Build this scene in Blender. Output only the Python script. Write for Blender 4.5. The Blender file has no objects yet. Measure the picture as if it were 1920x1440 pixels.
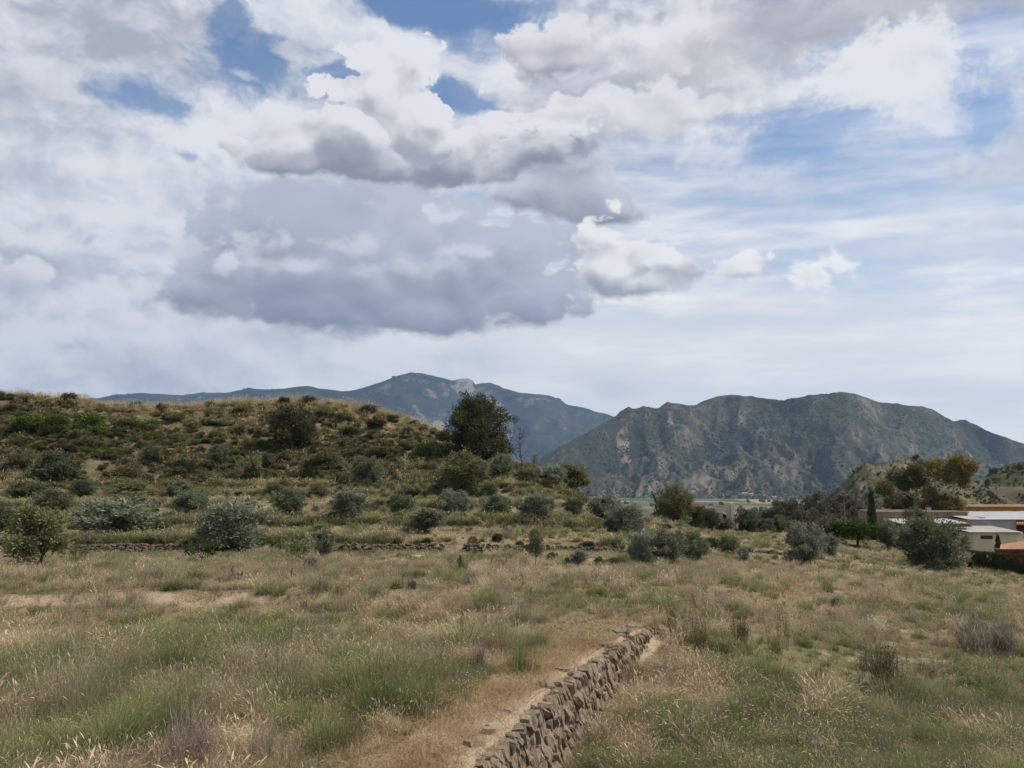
import bpy, bmesh, math, random
import numpy as np
from mathutils import Vector, Matrix, Euler

random.seed(7)
RNG = np.random.default_rng(11)
SC = bpy.context.scene
COL = SC.collection

# ------------------------------------------------------------------ camera
F_PX = 1440.0                      # focal length in pixels of the 1920 px wide photograph
PITCH = math.atan2(180.0, F_PX)    # camera tilted slightly up, horizon low in the frame
cam_data = bpy.data.cameras.new('camera')
cam_data.sensor_fit = 'HORIZONTAL'
cam_data.sensor_width = 36.0
cam_data.lens = 36.0 * F_PX / 1920.0
cam_data.clip_start = 0.1
cam_data.clip_end = 60000.0
cam = bpy.data.objects.new('camera', cam_data)
COL.objects.link(cam)
cam.location = (0.0, 0.0, 0.0)
cam.rotation_euler = (math.radians(90) + PITCH, 0, 0)
SC.camera = cam
CP, SP = math.cos(PITCH), math.sin(PITCH)

def ray(px, row):
    """direction (not normalised, y scaled to 1) through a point of the photograph"""
    a = (px - 960.0) / F_PX
    v = (720.0 - row) / F_PX
    y = CP - v * SP
    return a / y, (SP + v * CP) / y
def U(px, row=950):
    return ray(px, row)[0]
def E(row):
    return ray(960, row)[1]

# ------------------------------------------------------------------ exposure
SC.view_settings.view_transform = 'Standard'
SC.view_settings.look = 'None'
SC.view_settings.gamma = 1.0
SC.view_settings.use_curve_mapping = False
SC.view_settings.exposure = 0.40
SC.render.engine = 'CYCLES'
SC.cycles.use_denoising = True
SC.cycles.max_bounces = 6
SC.cycles.diffuse_bounces = 3
SC.cycles.glossy_bounces = 2
SC.cycles.transmission_bounces = 3
SC.cycles.volume_bounces = 0
SC.cycles.transparent_max_bounces = 4

# ------------------------------------------------------------------ sun
SUN_TO = Vector((0.58, -0.04, 0.80)).normalized()
SUN_EL = math.asin(SUN_TO.z)
SUN_AZ = math.atan2(SUN_TO.x, SUN_TO.y)
sun = bpy.data.lights.new('sun', 'SUN')
sun.energy = 4.2
sun.angle = math.radians(3.0)
sun.color = (1.0, 0.92, 0.79)
sun_ob = bpy.data.objects.new('sun', sun)
sun_ob.rotation_euler = (-SUN_TO).to_track_quat('-Z', 'Y').to_euler()
COL.objects.link(sun_ob)

# ------------------------------------------------------------------ node helpers
class NT:
    """small builder round a node tree"""
    def __init__(s, tree):
        s.t = tree; s.n = tree.nodes; s.l = tree.links
    def _in(s, sock, v):
        if v is None: return
        if isinstance(v, bpy.types.NodeSocket): s.l.new(v, sock)
        else: sock.default_value = v
    def math(s, op, a, b=None, c=None, clamp=False):
        n = s.n.new('ShaderNodeMath'); n.operation = op; n.use_clamp = clamp
        s._in(n.inputs[0], a); s._in(n.inputs[1], b); s._in(n.inputs[2], c)
        return n.outputs[0]
    def add(s, a, b, clamp=False): return s.math('ADD', a, b, clamp=clamp)
    def sub(s, a, b, clamp=False): return s.math('SUBTRACT', a, b, clamp=clamp)
    def mul(s, a, b, clamp=False): return s.math('MULTIPLY', a, b, clamp=clamp)
    def mad(s, a, b, c, clamp=False): return s.math('MULTIPLY_ADD', a, b, c, clamp=clamp)
    def step(s, x, lo, hi):
        n = s.n.new('ShaderNodeMapRange'); n.interpolation_type = 'SMOOTHSTEP'
        s._in(n.inputs[0], x); s._in(n.inputs[1], lo); s._in(n.inputs[2], hi)
        n.inputs[3].default_value = 0.0; n.inputs[4].default_value = 1.0
        return n.outputs[0]
    def lin(s, x, lo, hi, a=0.0, b=1.0):
        n = s.n.new('ShaderNodeMapRange'); n.clamp = True
        s._in(n.inputs[0], x); s._in(n.inputs[1], lo); s._in(n.inputs[2], hi)
        s._in(n.inputs[3], a); s._in(n.inputs[4], b)
        return n.outputs[0]
    def vm(s, op, a, b=None, scale=None):
        n = s.n.new('ShaderNodeVectorMath'); n.operation = op
        s._in(n.inputs[0], a); s._in(n.inputs[1], b)
        if scale is not None: s._in(n.inputs['Scale'], scale)
        return n.outputs['Value'] if op in ('LENGTH', 'DOT_PRODUCT', 'DISTANCE') else n.outputs[0]
    def noise(s, vec, scale, detail=4, rough=0.5, dist=0.0, out='Fac', lac=2.0):
        n = s.n.new('ShaderNodeTexNoise')
        s._in(n.inputs['Vector'], vec); s._in(n.inputs['Scale'], scale)
        n.inputs['Detail'].default_value = detail; n.inputs['Roughness'].default_value = rough
        n.inputs['Distortion'].default_value = dist; n.inputs['Lacunarity'].default_value = lac
        return n.outputs[out]
    def vor(s, vec, scale, feature='F1', rand=1.0, out='Distance', smooth=None):
        n = s.n.new('ShaderNodeTexVoronoi'); n.feature = feature
        s._in(n.inputs['Vector'], vec); s._in(n.inputs['Scale'], scale)
        n.inputs['Randomness'].default_value = rand
        if smooth is not None: n.inputs['Smoothness'].default_value = smooth
        return n.outputs[out]
    def mix(s, f, a, b):
        n = s.n.new('ShaderNodeMix'); n.data_type = 'RGBA'
        s._in(n.inputs[0], f); s._in(n.inputs[6], a); s._in(n.inputs[7], b)
        return n.outputs[2]
    def comb(s, x, y, z):
        n = s.n.new('ShaderNodeCombineXYZ')
        s._in(n.inputs[0], x); s._in(n.inputs[1], y); s._in(n.inputs[2], z)
        return n.outputs[0]
    def sep(s, v):
        n = s.n.new('ShaderNodeSeparateXYZ'); s._in(n.inputs[0], v); return n.outputs

def rgb(r, g, b): return (r, g, b, 1.0)
# ------------------------------------------------------------------ sky with broken cloud
world = bpy.data.worlds.new('World')
SC.world = world
world.use_nodes = True
world.cycles.sampling_method = 'MANUAL'
world.cycles.sample_map_resolution = 256
wt = world.node_tree
wt.nodes.clear()
w = NT(wt)
w_out = wt.nodes.new('ShaderNodeOutputWorld')
w_bg = wt.nodes.new('ShaderNodeBackground')
w_bg.inputs['Strength'].default_value = 0.076
wt.links.new(w_bg.outputs[0], w_out.inputs[0])
skyn = wt.nodes.new('ShaderNodeTexSky')
skyn.sky_type = 'NISHITA'
skyn.sun_disc = False
skyn.sun_elevation = SUN_EL
skyn.sun_rotation = SUN_AZ
skyn.altitude = 300
skyn.air_density = 1.0
skyn.dust_density = 0.6
skyn.ozone_density = 2.5


def plane_nodes():
    """stereographic plane about north: no seam anywhere in view, nearly true to shape ahead"""
    D = wt.nodes.new('ShaderNodeTexCoord').outputs['Generated']
    dx, dy, dz = w.sep(D)
    k = w.math('DIVIDE', 2.0, w.math('MAXIMUM', w.add(dy, 1.0), 0.02))
    return w.comb(w.mul(dx, k), w.mul(dz, k), 0.0)
QX0, QX1, QZ0, QZ1 = -0.80, 0.80, -0.06, 0.74           # part of the sky ahead whose clouds are laid out one by one

def skyq(px, row):
    u, t = ray(px, row)
    v = Vector((u, 1.0, t)).normalized()
    k = 2.0 / (1.0 + v.y)
    return v.x * k, v.z * k

def n2(vec, scale, detail, rough=0.55, out='Fac', dist=0.0):
    n = wt.nodes.new('ShaderNodeTexNoise'); n.noise_dimensions = '2D'
    w._in(n.inputs['Vector'], vec); n.inputs['Scale'].default_value = scale
    n.inputs['Detail'].default_value = detail; n.inputs['Roughness'].default_value = rough
    n.inputs['Distortion'].default_value = dist
    return n.outputs[out]
def v2(vec, scale):
    n = wt.nodes.new('ShaderNodeTexVoronoi'); n.voronoi_dimensions = '2D'; n.feature = 'F1'
    w._in(n.inputs['Vector'], vec); n.inputs['Scale'].default_value = scale
    return n.outputs['Distance']
def vmad(a, b, c):
    n = wt.nodes.new('ShaderNodeVectorMath'); n.operation = 'MULTIPLY_ADD'
    w._in(n.inputs[0], a); w._in(n.inputs[1], b); w._in(n.inputs[2], c)
    return n.outputs[0]

S = 9.0      # tones are picture brightness; the Background strength is 0.1
def tone(t): return (t[0] * S, t[1] * S, t[2] * S, 1.0)


def veil_of(Q, SZ, streak):
    """thin high veil, thicker towards the horizon, drawn out in streaks"""
    v = w.add(w.lin(SZ, 0.62, 0.20, 0.10, 0.90), w.mad(streak, 1.5, -0.72))
    v = w.mul(v, 0.88, clamp=True)
    v = w.math('MAXIMUM', v, w.lin(SZ, 0.33, 0.17, 0.12, 0.96))
    return v, w.mix(w.step(streak, 0.36, 0.66), tone((0.94, 0.93, 0.92)), tone((1.10, 1.075, 1.04)))

# ---- the clouds ahead: procedural materials, baked once so that the sky stays cheap to look up
CW, CH = 1792, 896
world_w, world_wt = w, wt
def lay(al, c):
    global colr, thru
    colr = w.mix(al, colr, c)
    thru = w.mul(thru, w.sub(1.0, al))
def cloud_textures():
    """noise fields shared by all layers of one stage"""
    global Q, SZ, QS, QW, P, P2, OFF, NA, RELIEF, FINE, SOFTREL, BIG, STREAK
    uv = wt.nodes.new('ShaderNodeUVMap').outputs[0]
    Q = vmad(uv, (QX1 - QX0, QZ1 - QZ0, 0.0), (QX0, QZ0, 0.0))
    SZ = w.sep(Q)[1]
    QS = w.vm('MULTIPLY', Q, (1.0, 1.35, 1.0))
    warp = vmad(n2(QS, 4.2, 7, 0.60, 'Color'), (0.15, 0.085, 0.0), (-0.075, -0.0425, 0.0))
    QW = w.vm('ADD', Q, warp)                                   # for cloud outlines
    P = vmad(warp, (0.6, 0.9, 0.0), QS)                        # for cloud texture

    def billow(vec, fine):
        """cauliflower-like detail: large puffs carrying smaller ones"""
        s = w.mad(v2(vec, 13.0), -0.80, 0.38)
        s = w.mad(v2(vec, 31.0), -0.42, w.add(s, 0.20))
        s = w.mad(n2(vec, 26.0, fine, 0.64), 1.0, w.add(s, -0.5))
        return s
    OFF = (0.008, 0.026, 0.0)
    P2 = w.vm('ADD', P, OFF)
    NA = billow(P, 6)
    def lumps(vec):
        return w.mad(v2(vec, 13.0), -0.95, w.mad(v2(vec, 31.0), -0.22, w.mul(n2(vec, 9.0, 3, 0.5), 0.55)))
    RELIEF = w.sub(lumps(P), lumps(P2))                                      # > 0 on the upper, sunlit side of each puff
    FINE = w.sub(n2(P, 10.0, 8, 0.66), 0.5)                     # torn, wispy detail
    SOFTREL = w.sub(n2(P, 10.0, 4, 0.62), n2(P2, 10.0, 4, 0.62))
    BIG = w.sub(n2(w.vm('ADD', QS, (3.1, 1.7, 0.0)), 5.5, 3, 0.5), 0.5)
    STREAK = n2(vmad(warp, (0.6, 2.0, 0.0), w.vm('MULTIPLY', Q, (2.4, 15.0, 1.0))), 1.6, 7, 0.60)

def _soft(px, row, rx, ry, amp=0.9, edge=0.35, dense=0.95, hi=(0.86, 0.87, 0.91), lo=(0.55, 0.57, 0.65), bias=0.5, rot=0.0):
    """a patch of torn, soft-edged cloud"""
    cx, cy = skyq(px, row)
    q = w.vm('SUBTRACT', QW, (cx, cy, 0.0))
    if rot:
        n = wt.nodes.new('ShaderNodeVectorRotate'); n.rotation_type = 'Z_AXIS'
        wt.links.new(q, n.inputs['Vector']); n.inputs['Angle'].default_value = rot
        q = n.outputs[0]
    r = w.vm('LENGTH', w.vm('MULTIPLY', q, (F_PX / rx, F_PX / ry, 0.0)))
    f = w.mad(FINE, amp * 2.4, w.sub(1.0, r))
    f = w.mad(BIG, 0.9, f)
    al = w.mul(w.step(f, -edge * 0.5, edge), dense)
    lum = w.mad(SOFTREL, 2.0, w.mad(BIG, -1.9, w.mad(FINE, -0.3, bias)))
    lay(al, w.mix(w.step(lum, 0.0, 1.0), tone(lo), tone(hi)))

def _cumulus(px, row, rx, up, down, amp=0.75, edge=0.10, dense=1.0, hi=(0.90, 0.90, 0.93), lo=(0.34, 0.345, 0.42), split=0.0, rel=1.15, grad=0.8, big=0.8):
    """a heaped cloud: row is the level of its widest part; flat grey base, lit puffs above"""
    cx, cy = skyq(px, row)
    q = vmad(QW, (F_PX / rx, F_PX / up, 0.0), (-cx * F_PX / rx, -cy * F_PX / up, 0.0))
    qd = w.vm('MINIMUM', q, (1e9, 0.0, 1e9))
    q = vmad(w.vm('MULTIPLY', qd, (0.0, 1.0, 0.0)), (0.0, up / down - 1.0, 0.0), q)
    yn = w.sep(q)[1]
    na = w.mul(NA, w.lin(yn, -1.0, 0.1, amp * 0.55, amp * 1.2))
    d = w.mad(BIG, big, w.sub(w.add(1.0, na), w.vm('LENGTH', q)))
    al = w.step(d, -0.02, w.lin(yn, -0.9, 0.3, edge * 3.5, edge))
    if dense != 1.0: al = w.mul(al, dense)
    lum = w.mad(RELIEF, rel, w.mad(yn, grad, 0.48 - split))
    lum = w.mad(w.lin(d, 0.0, 0.35, 0.45, 0.0), w.lin(yn, -0.6, 0.1), lum)      # thin edges let light through
    lum = w.mad(BIG, -0.6, lum)
    lay(al, w.mix(w.step(lum, -0.35, 1.25), tone(lo), tone(hi)))

def _hole(px, row, rx, ry, amp=0.8, edge=0.4, dense=0.95, rot=0.0):
    """a gap in the cover through which the blue shows"""
    global colr, thru
    cx, cy = skyq(px, row)
    q = w.vm('SUBTRACT', QW, (cx, cy, 0.0))
    if rot:
        n = wt.nodes.new('ShaderNodeVectorRotate'); n.rotation_type = 'Z_AXIS'
        wt.links.new(q, n.inputs['Vector']); n.inputs['Angle'].default_value = rot
        q = n.outputs[0]
    f = w.sub(1.0, w.vm('LENGTH', w.vm('MULTIPLY', q, (F_PX / rx, F_PX / ry, 0.0))))
    al = w.mul(w.step(w.mad(FINE, -amp * 2.4, f), -edge * 0.5, edge), dense)
    colr = w.mix(al, colr, rgb(0, 0, 0))
    thru = w.add(thru, w.mul(al, w.sub(1.0, thru)))


LAYERS = [(lambda: lay(*veil_of(Q, SZ, STREAK)), (), {})]
def soft(*a, **k): LAYERS.append((_soft, a, k))
def cumulus(*a, **k): LAYERS.append((_cumulus, a, k))
def hole(*a, **k): LAYERS.append((_hole, a, k))
# left: broad torn cover
soft(40, 90, 440, 230, 0.5, 0.5, 0.97, hi=(0.84, 0.85, 0.90), lo=(0.46, 0.48, 0.56), bias=0.55)
soft(-20, 215, 230, 70, 0.5, 0.8, 0.85, hi=(0.56, 0.58, 0.65), lo=(0.42, 0.44, 0.51), bias=0.4)
soft(140, 420, 440, 190, 0.55, 0.5, 0.95, hi=(0.88, 0.89, 0.93), lo=(0.56, 0.60, 0.70), bias=0.60)
soft(430, 240, 230, 75, 0.6, 0.5, 0.95, hi=(0.90, 0.91, 0.95), lo=(0.64, 0.68, 0.78), bias=0.75)
soft(150, 630, 430, 160, 0.5, 0.5, 0.95, hi=(0.82, 0.84, 0.90), lo=(0.46, 0.49, 0.60), bias=0.5)
soft(650, 680, 560, 70, 0.5, 0.6, 0.85, hi=(0.86, 0.87, 0.91), lo=(0.66, 0.69, 0.77), bias=0.6)
# band along the top
soft(720, 85, 340, 60, 0.6, 0.5, 0.97, hi=(0.90, 0.91, 0.95), lo=(0.66, 0.70, 0.80), bias=0.75, rot=0.22)
soft(1010, 150, 180, 110, 0.6, 0.5, 0.95, hi=(0.90, 0.90, 0.94), lo=(0.58, 0.60, 0.68), bias=0.7)
soft(1400, 20, 430, 100, 0.55, 0.5, 0.97, hi=(0.86, 0.86, 0.90), lo=(0.44, 0.45, 0.52), bias=0.45)
soft(1250, 155, 270, 140, 0.6, 0.4, 0.97, hi=(0.90, 0.90, 0.93), lo=(0.52, 0.53, 0.61), bias=0.6)
soft(1690, 10, 320, 60, 0.5, 0.6, 0.9, hi=(0.58, 0.58, 0.63), lo=(0.42, 0.42, 0.48), bias=0.5)
soft(1690, 125, 180, 75, 0.9, 0.3, 0.97, hi=(0.92, 0.92, 0.95), lo=(0.66, 0.69, 0.78), bias=0.8, rot=-0.12)
soft(1720, 195, 60, 55, 1.0, 0.4, 0.8, hi=(0.90, 0.91, 0.95), lo=(0.66, 0.69, 0.78), bias=0.8)
soft(1885, 285, 120, 55, 0.8, 0.5, 0.8, hi=(0.80, 0.83, 0.89), lo=(0.56, 0.60, 0.70), bias=0.5)
soft(1910, 170, 45, 36, 1.0, 0.4, 0.85, bias=0.8)
soft(1320, 295, 100, 20, 1.0, 0.5, 0.6, bias=0.8)
soft(1440, 330, 100, 34, 1.2, 0.7, 0.4, bias=0.7)
soft(1860, 410, 180, 24, 0.8, 0.7, 0.6, hi=(0.80, 0.83, 0.89), lo=(0.56, 0.61, 0.72), bias=0.5)
soft(1750, 470, 330, 26, 0.7, 0.9, 0.6, hi=(0.84, 0.85, 0.90), lo=(0.72, 0.75, 0.83), bias=0.6)
soft(1500, 600, 500, 40, 0.6, 1.0, 0.5, hi=(0.84, 0.85, 0.90), lo=(0.70, 0.73, 0.81), bias=0.6)
# gaps
hole(240, 192, 72, 36, 0.8, 0.6, 0.8)
hole(455, 128, 105, 44, 0.8, 0.6, 0.85, rot=-0.15)
hole(440, 55, 36, 50, 0.8, 0.6, 0.75)
hole(840, 18, 150, 34, 0.6, 0.4, 0.95)
hole(620, 150, 60, 26, 0.7, 0.5, 0.7)
hole(900, 175, 80, 24, 0.8, 0.5, 0.85, rot=0.25)
hole(1500, 250, 130, 60, 0.8, 0.6, 0.55)
hole(1830, 210, 60, 70, 0.8, 0.6, 0.6)
hole(330, 290, 40, 14, 0.9, 0.6, 0.6)
# torn scraps in the gaps
soft(545, 112, 34, 14, 0.8, 0.6, 0.8, bias=0.8)
soft(600, 124, 34, 10, 1.0, 0.6, 0.6, bias=0.8)
soft(420, 148, 36, 9, 1.0, 0.6, 0.6, bias=0.8)
# grey-based heaps, top centre and top right
cumulus(1015, 90, 72, 72, 45, 0.6, 0.14, lo=(0.40, 0.40, 0.46), hi=(0.86, 0.86, 0.90), split=0.12)
cumulus(1270, 135, 170, 100, 55, 0.6, 0.6, 0.88, lo=(0.38, 0.38, 0.43), split=0.35, rel=0.8)
cumulus(1500, 60, 180, 60, 40, 0.6, 0.8, 0.75, lo=(0.42, 0.42, 0.47), hi=(0.82, 0.82, 0.86), split=0.3, rel=0.8)
cumulus(1180, 215, 170, 62, 42, 0.8, 0.25, 0.85, lo=(0.50, 0.51, 0.58), split=-0.15)
cumulus(1060, 215, 60, 50, 40, 0.8, 0.2, 0.9, lo=(0.40, 0.41, 0.48), split=0.05)
# the great cloud bank behind
cumulus(700, 560, 395, 235, 85, 0.46, 0.10, 0.985, hi=(0.58, 0.61, 0.72), lo=(0.225, 0.24, 0.32), rel=0.6, grad=0.75, split=0.0, big=0.25)
cumulus(820, 450, 190, 110, 60, 0.7, 0.9, 0.55, hi=(0.62, 0.65, 0.75), lo=(0.38, 0.41, 0.50), rel=1.4, split=-0.1)
cumulus(400, 470, 90, 60, 60, 0.7, 0.8, 0.6, hi=(0.46, 0.49, 0.59), lo=(0.30, 0.32, 0.41), rel=1.0)
cumulus(560, 400, 170, 90, 90, 0.5, 0.3, 0.7, hi=(0.56, 0.59, 0.70), lo=(0.40, 0.43, 0.53), rel=0.6, grad=0.4, big=0.4)
cumulus(1060, 385, 118, 85, 38, 0.5, 0.2, lo=(0.28, 0.29, 0.37), hi=(0.72, 0.74, 0.81), split=0.2, rel=0.9, big=0.4)
# the bright tower in front of it
cumulus(960, 290, 140, 80, 52, 0.6, 0.2, 0.95, lo=(0.34, 0.35, 0.43), hi=(0.80, 0.81, 0.87), split=0.12, big=0.4)
cumulus(740, 296, 300, 100, 42, 0.65, 0.10, lo=(0.29, 0.295, 0.37), split=0.10, grad=1.1, rel=1.3, big=0.4)
cumulus(755, 235, 128, 128, 60, 0.78, 0.05, 1.0, lo=(0.42, 0.43, 0.50), split=-0.10, grad=0.8, rel=2.1, big=0.4)
cumulus(600, 270, 150, 60, 40, 0.7, 0.12, 0.9, lo=(0.36, 0.37, 0.44), split=-0.05, rel=1.4, big=0.4)
# small bright heaps in front of the bank
cumulus(508, 508, 74, 66, 30, 1.3, 0.8, 0.72, hi=(0.84, 0.86, 0.92), lo=(0.40, 0.43, 0.53), split=-0.05, rel=1.4)
cumulus(425, 515, 32, 30, 18, 1.4, 0.6, 0.75, hi=(0.82, 0.84, 0.90), lo=(0.44, 0.47, 0.57), split=-0.1)
cumulus(655, 488, 50, 40, 26, 1.5, 0.9, 0.62, hi=(0.80, 0.82, 0.89), lo=(0.44, 0.47, 0.57), split=-0.1)
cumulus(760, 520, 105, 42, 28, 1.4, 1.0, 0.60, hi=(0.74, 0.77, 0.85), lo=(0.42, 0.45, 0.55), split=-0.1)
cumulus(838, 412, 40, 34, 22, 1.8, 0.7, 0.7, hi=(0.84, 0.86, 0.92), lo=(0.56, 0.59, 0.68), split=-0.2)
cumulus(872, 482, 36, 24, 15, 1.8, 0.8, 0.65, hi=(0.80, 0.82, 0.89), lo=(0.54, 0.57, 0.66), split=-0.2)
# left low heaps
cumulus(215, 610, 95, 55, 36, 1.0, 0.4, 0.85, hi=(0.88, 0.88, 0.91), lo=(0.46, 0.48, 0.57), split=0.0)
cumulus(30, 530, 60, 45, 40, 1.0, 0.4, 0.8, hi=(0.90, 0.90, 0.92), lo=(0.52, 0.54, 0.62), split=-0.1)
cumulus(100, 595, 40, 26, 20, 1.2, 0.5, 0.7, hi=(0.88, 0.88, 0.91), lo=(0.52, 0.54, 0.62))
cumulus(170, 690, 190, 40, 26, 0.8, 0.8, 0.75, hi=(0.66, 0.68, 0.76), lo=(0.42, 0.44, 0.54))
cumulus(330, 470, 70, 40, 40, 1.0, 0.5, 0.7, hi=(0.90, 0.90, 0.93), lo=(0.62, 0.65, 0.73), split=-0.2)
# fair-weather heaps on the right
cumulus(1150, 525, 120, 98, 40, 0.85, 0.2, 0.97, hi=(1.0, 0.99, 0.99), lo=(0.36, 0.37, 0.44), split=0.10, rel=1.5)
cumulus(1262, 520, 70, 46, 32, 1.0, 0.3, 0.9, hi=(1.0, 0.99, 0.99), lo=(0.42, 0.43, 0.50), split=0.05, rel=1.4)
cumulus(1408, 515, 58, 50, 22, 1.1, 0.3, 0.95, hi=(1.04, 1.03, 1.02), lo=(0.46, 0.48, 0.56), split=0.1, rel=1.6)
soft(1540, 525, 50, 42, 1.5, 0.4, 0.95, hi=(1.06, 1.05, 1.04), lo=(0.60, 0.62, 0.69), bias=0.6)
soft(1605, 500, 46, 40, 1.5, 0.4, 0.9, hi=(1.06, 1.05, 1.04), lo=(0.64, 0.66, 0.72), bias=0.7)


_me = bpy.data.meshes.new('cloud_bake')
_me.from_pydata([(0, 0, 0), (1, 0, 0), (1, 1, 0), (0, 1, 0)], [], [(0, 1, 2, 3)])
_uvl = _me.uv_layers.new(name='UVMap')
for i, c in enumerate(((0, 0), (1, 0), (1, 1), (0, 1))): _uvl.data[i].uv = c
_ob = bpy.data.objects.new('cloud_bake', _me)
COL.objects.link(_ob)
bpy.context.view_layer.objects.active = _ob
_ob.select_set(True)
_keep = SC.cycles.samples
SC.cycles.samples = 1
SC.cycles.use_denoising = False
cloud_img = {}
STAGE = 14                      # layers per bake: long chains overflow the shader stack
for st in range(0, len(LAYERS), STAGE):
    bake_mat = bpy.data.materials.new('cloud_layer')
    bake_mat.use_nodes = True
    wt = bake_mat.node_tree
    wt.nodes.clear()
    w = NT(wt)
    cloud_textures()
    if cloud_img:
        prev = {}
        for key, im in cloud_img.items():
            n = wt.nodes.new('ShaderNodeTexImage'); n.image = im; n.extension = 'EXTEND'; n.interpolation = 'Closest'
            prev[key] = n.outputs[0]
        colr = prev['light']; thru = w.sep(prev['thru'])[0]
    else:
        colr = rgb(0, 0, 0)     # cloud light, premultiplied
        thru = 1.0              # share of the blue sky that still shows
    for fn, a_, k_ in LAYERS[st:st + STAGE]: fn(*a_, **k_)
    _em = wt.nodes.new('ShaderNodeEmission')
    _mo = wt.nodes.new('ShaderNodeOutputMaterial')
    wt.links.new(_em.outputs[0], _mo.inputs[0])
    _it = wt.nodes.new('ShaderNodeTexImage')
    wt.nodes.active = _it
    _me.materials.clear(); _me.materials.append(bake_mat)
    done = {}
    for key, src in (('light', colr), ('thru', thru)):
        im = bpy.data.images.new('cloud_' + key, CW, CH, float_buffer=True)
        im.colorspace_settings.name = 'Non-Color'
        _it.image = im
        wt.links.new(src, _em.inputs[0])
        bpy.ops.object.bake(type='EMIT', margin=0)
        done[key] = im
    for im in cloud_img.values(): bpy.data.images.remove(im)
    cloud_img = done
    _me.materials.clear()
    bpy.data.materials.remove(bake_mat)
for im in cloud_img.values(): im.pack()
SC.cycles.samples = _keep
SC.cycles.use_denoising = True
bpy.data.objects.remove(_ob)
bpy.data.meshes.remove(_me)

# ---- the whole sky: blue air, veil and broken cover all round, the laid-out clouds ahead
w, wt = world_w, world_wt
Q = plane_nodes()
_qx, SZ, _q0 = w.sep(Q)
QS = w.vm('MULTIPLY', Q, (1.0, 1.35, 1.0))
STREAK = n2(w.vm('MULTIPLY', Q, (2.4, 15.0, 1.0)), 1.6, 4, 0.60)
FINE = w.sub(n2(QS, 10.0, 5, 0.66), 0.5)
BIG = w.sub(n2(w.vm('ADD', QS, (3.1, 1.7, 0.0)), 5.5, 2, 0.5), 0.5)
blue = w.vm('MULTIPLY', skyn.outputs[0], (1.12, 1.26, 1.38))
_va, _vc = veil_of(Q, SZ, STREAK)
around = w.mix(_va, blue, _vc)
gen = w.mul(w.step(w.add(w.mad(BIG, 3.6, 0.12), w.mul(FINE, 1.5)), -0.12, 0.35), w.lin(SZ, -0.02, 0.06))
gen_l = w.mad(FINE, -1.2, w.mad(BIG, -1.8, 0.55))
around = w.mix(gen, around, w.mix(w.step(gen_l, 0.0, 1.0), tone((0.48, 0.49, 0.56)), tone((0.88, 0.89, 0.92))))
uvq = vmad(Q, (1.0 / (QX1 - QX0), 1.0 / (QZ1 - QZ0), 0.0), (-QX0 / (QX1 - QX0), -QZ0 / (QZ1 - QZ0), 0.0))
tx = {}
for key in ('light', 'thru'):
    n = wt.nodes.new('ShaderNodeTexImage'); n.image = cloud_img[key]; n.extension = 'EXTEND'
    wt.links.new(uvq, n.inputs[0]); tx[key] = n.outputs[0]
ahead = w.vm('ADD', tx['light'], w.vm('MULTIPLY', blue, tx['thru']))
front = w.mul(w.step(w.math('ABSOLUTE', _qx), 0.78, 0.66), w.step(SZ, 0.72, 0.62))
wt.links.new(w.mix(front, around, ahead), w_bg.inputs['Color'])
# ------------------------------------------------------------------ numeric noise for shapes
_PERM = np.random.default_rng(5).permutation(65536)
def _hash(ix, iy, seed):
    h = (ix * 374761393 + iy * 668265263 + seed * 974711) & 0xffffffff
    h = ((h ^ (h >> 13)) * 1274126177) & 0xffffffff
    return ((h ^ (h >> 16)) & 0xffff) / 65535.0
def vnoise(x, y, seed=0):
    x = np.asarray(x, float); y = np.asarray(y, float)
    ix = np.floor(x).astype(np.int64); iy = np.floor(y).astype(np.int64)
    fx = x - ix; fy = y - iy
    fx = fx * fx * fx * (fx * (fx * 6 - 15) + 10); fy = fy * fy * fy * (fy * (fy * 6 - 15) + 10)
    a = _hash(ix, iy, seed); b = _hash(ix + 1, iy, seed); c = _hash(ix, iy + 1, seed); d = _hash(ix + 1, iy + 1, seed)
    return (a + (b - a) * fx) * (1 - fy) + (c + (d - c) * fx) * fy
def fbm(x, y, octv=4, seed=0, gain=0.5):
    s = 0.0; a = 1.0; t = 0.0
    for i in range(octv):
        s = s + a * vnoise(x, y, seed + i * 17); t += a; a *= gain; x = x * 2.03 + 5.2; y = y * 2.03 + 1.3
    return s / t
def ridged(x, y, octv=4, seed=0, gain=0.55):
    s = 0.0; a = 1.0; t = 0.0
    for i in range(octv):
        s = s + a * (1 - np.abs(2 * vnoise(x, y, seed + i * 13) - 1)); t += a; a *= gain; x = x * 2.05 + 3.1; y = y * 2.05 + 7.7
    return s / t
def sstep(a, b, x):
    t = np.clip((x - a) / (b - a), 0, 1); return t * t * (3 - 2 * t)

# ------------------------------------------------------------------ object helpers
def mesh_obj(name, verts, faces, mats=None, parent=None, smooth=False, mi=None, attrs=None):
    me = bpy.data.meshes.new(name)
    me.from_pydata([tuple(v) for v in verts], [], [tuple(f) for f in faces])
    return mesh_link(name, me, mats, parent, smooth, mi, attrs)
def mesh_link(name, me, mats=None, parent=None, smooth=False, mi=None, attrs=None):
    if mats is not None:
        for m in (mats if isinstance(mats, (list, tuple)) else [mats]): me.materials.append(m)
    if mi is not None: me.polygons.foreach_set('material_index', np.asarray(mi, np.int32))
    if smooth: me.polygons.foreach_set('use_smooth', np.ones(len(me.polygons), bool))
    if attrs:
        for k, v in attrs.items():
            a = me.attributes.new(k, 'FLOAT', 'POINT'); a.data.foreach_set('value', np.asarray(v, np.float32))
    me.update()
    o = bpy.data.objects.new(name, me); COL.objects.link(o)
    if parent is not None: o.parent = parent
    return o
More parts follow.
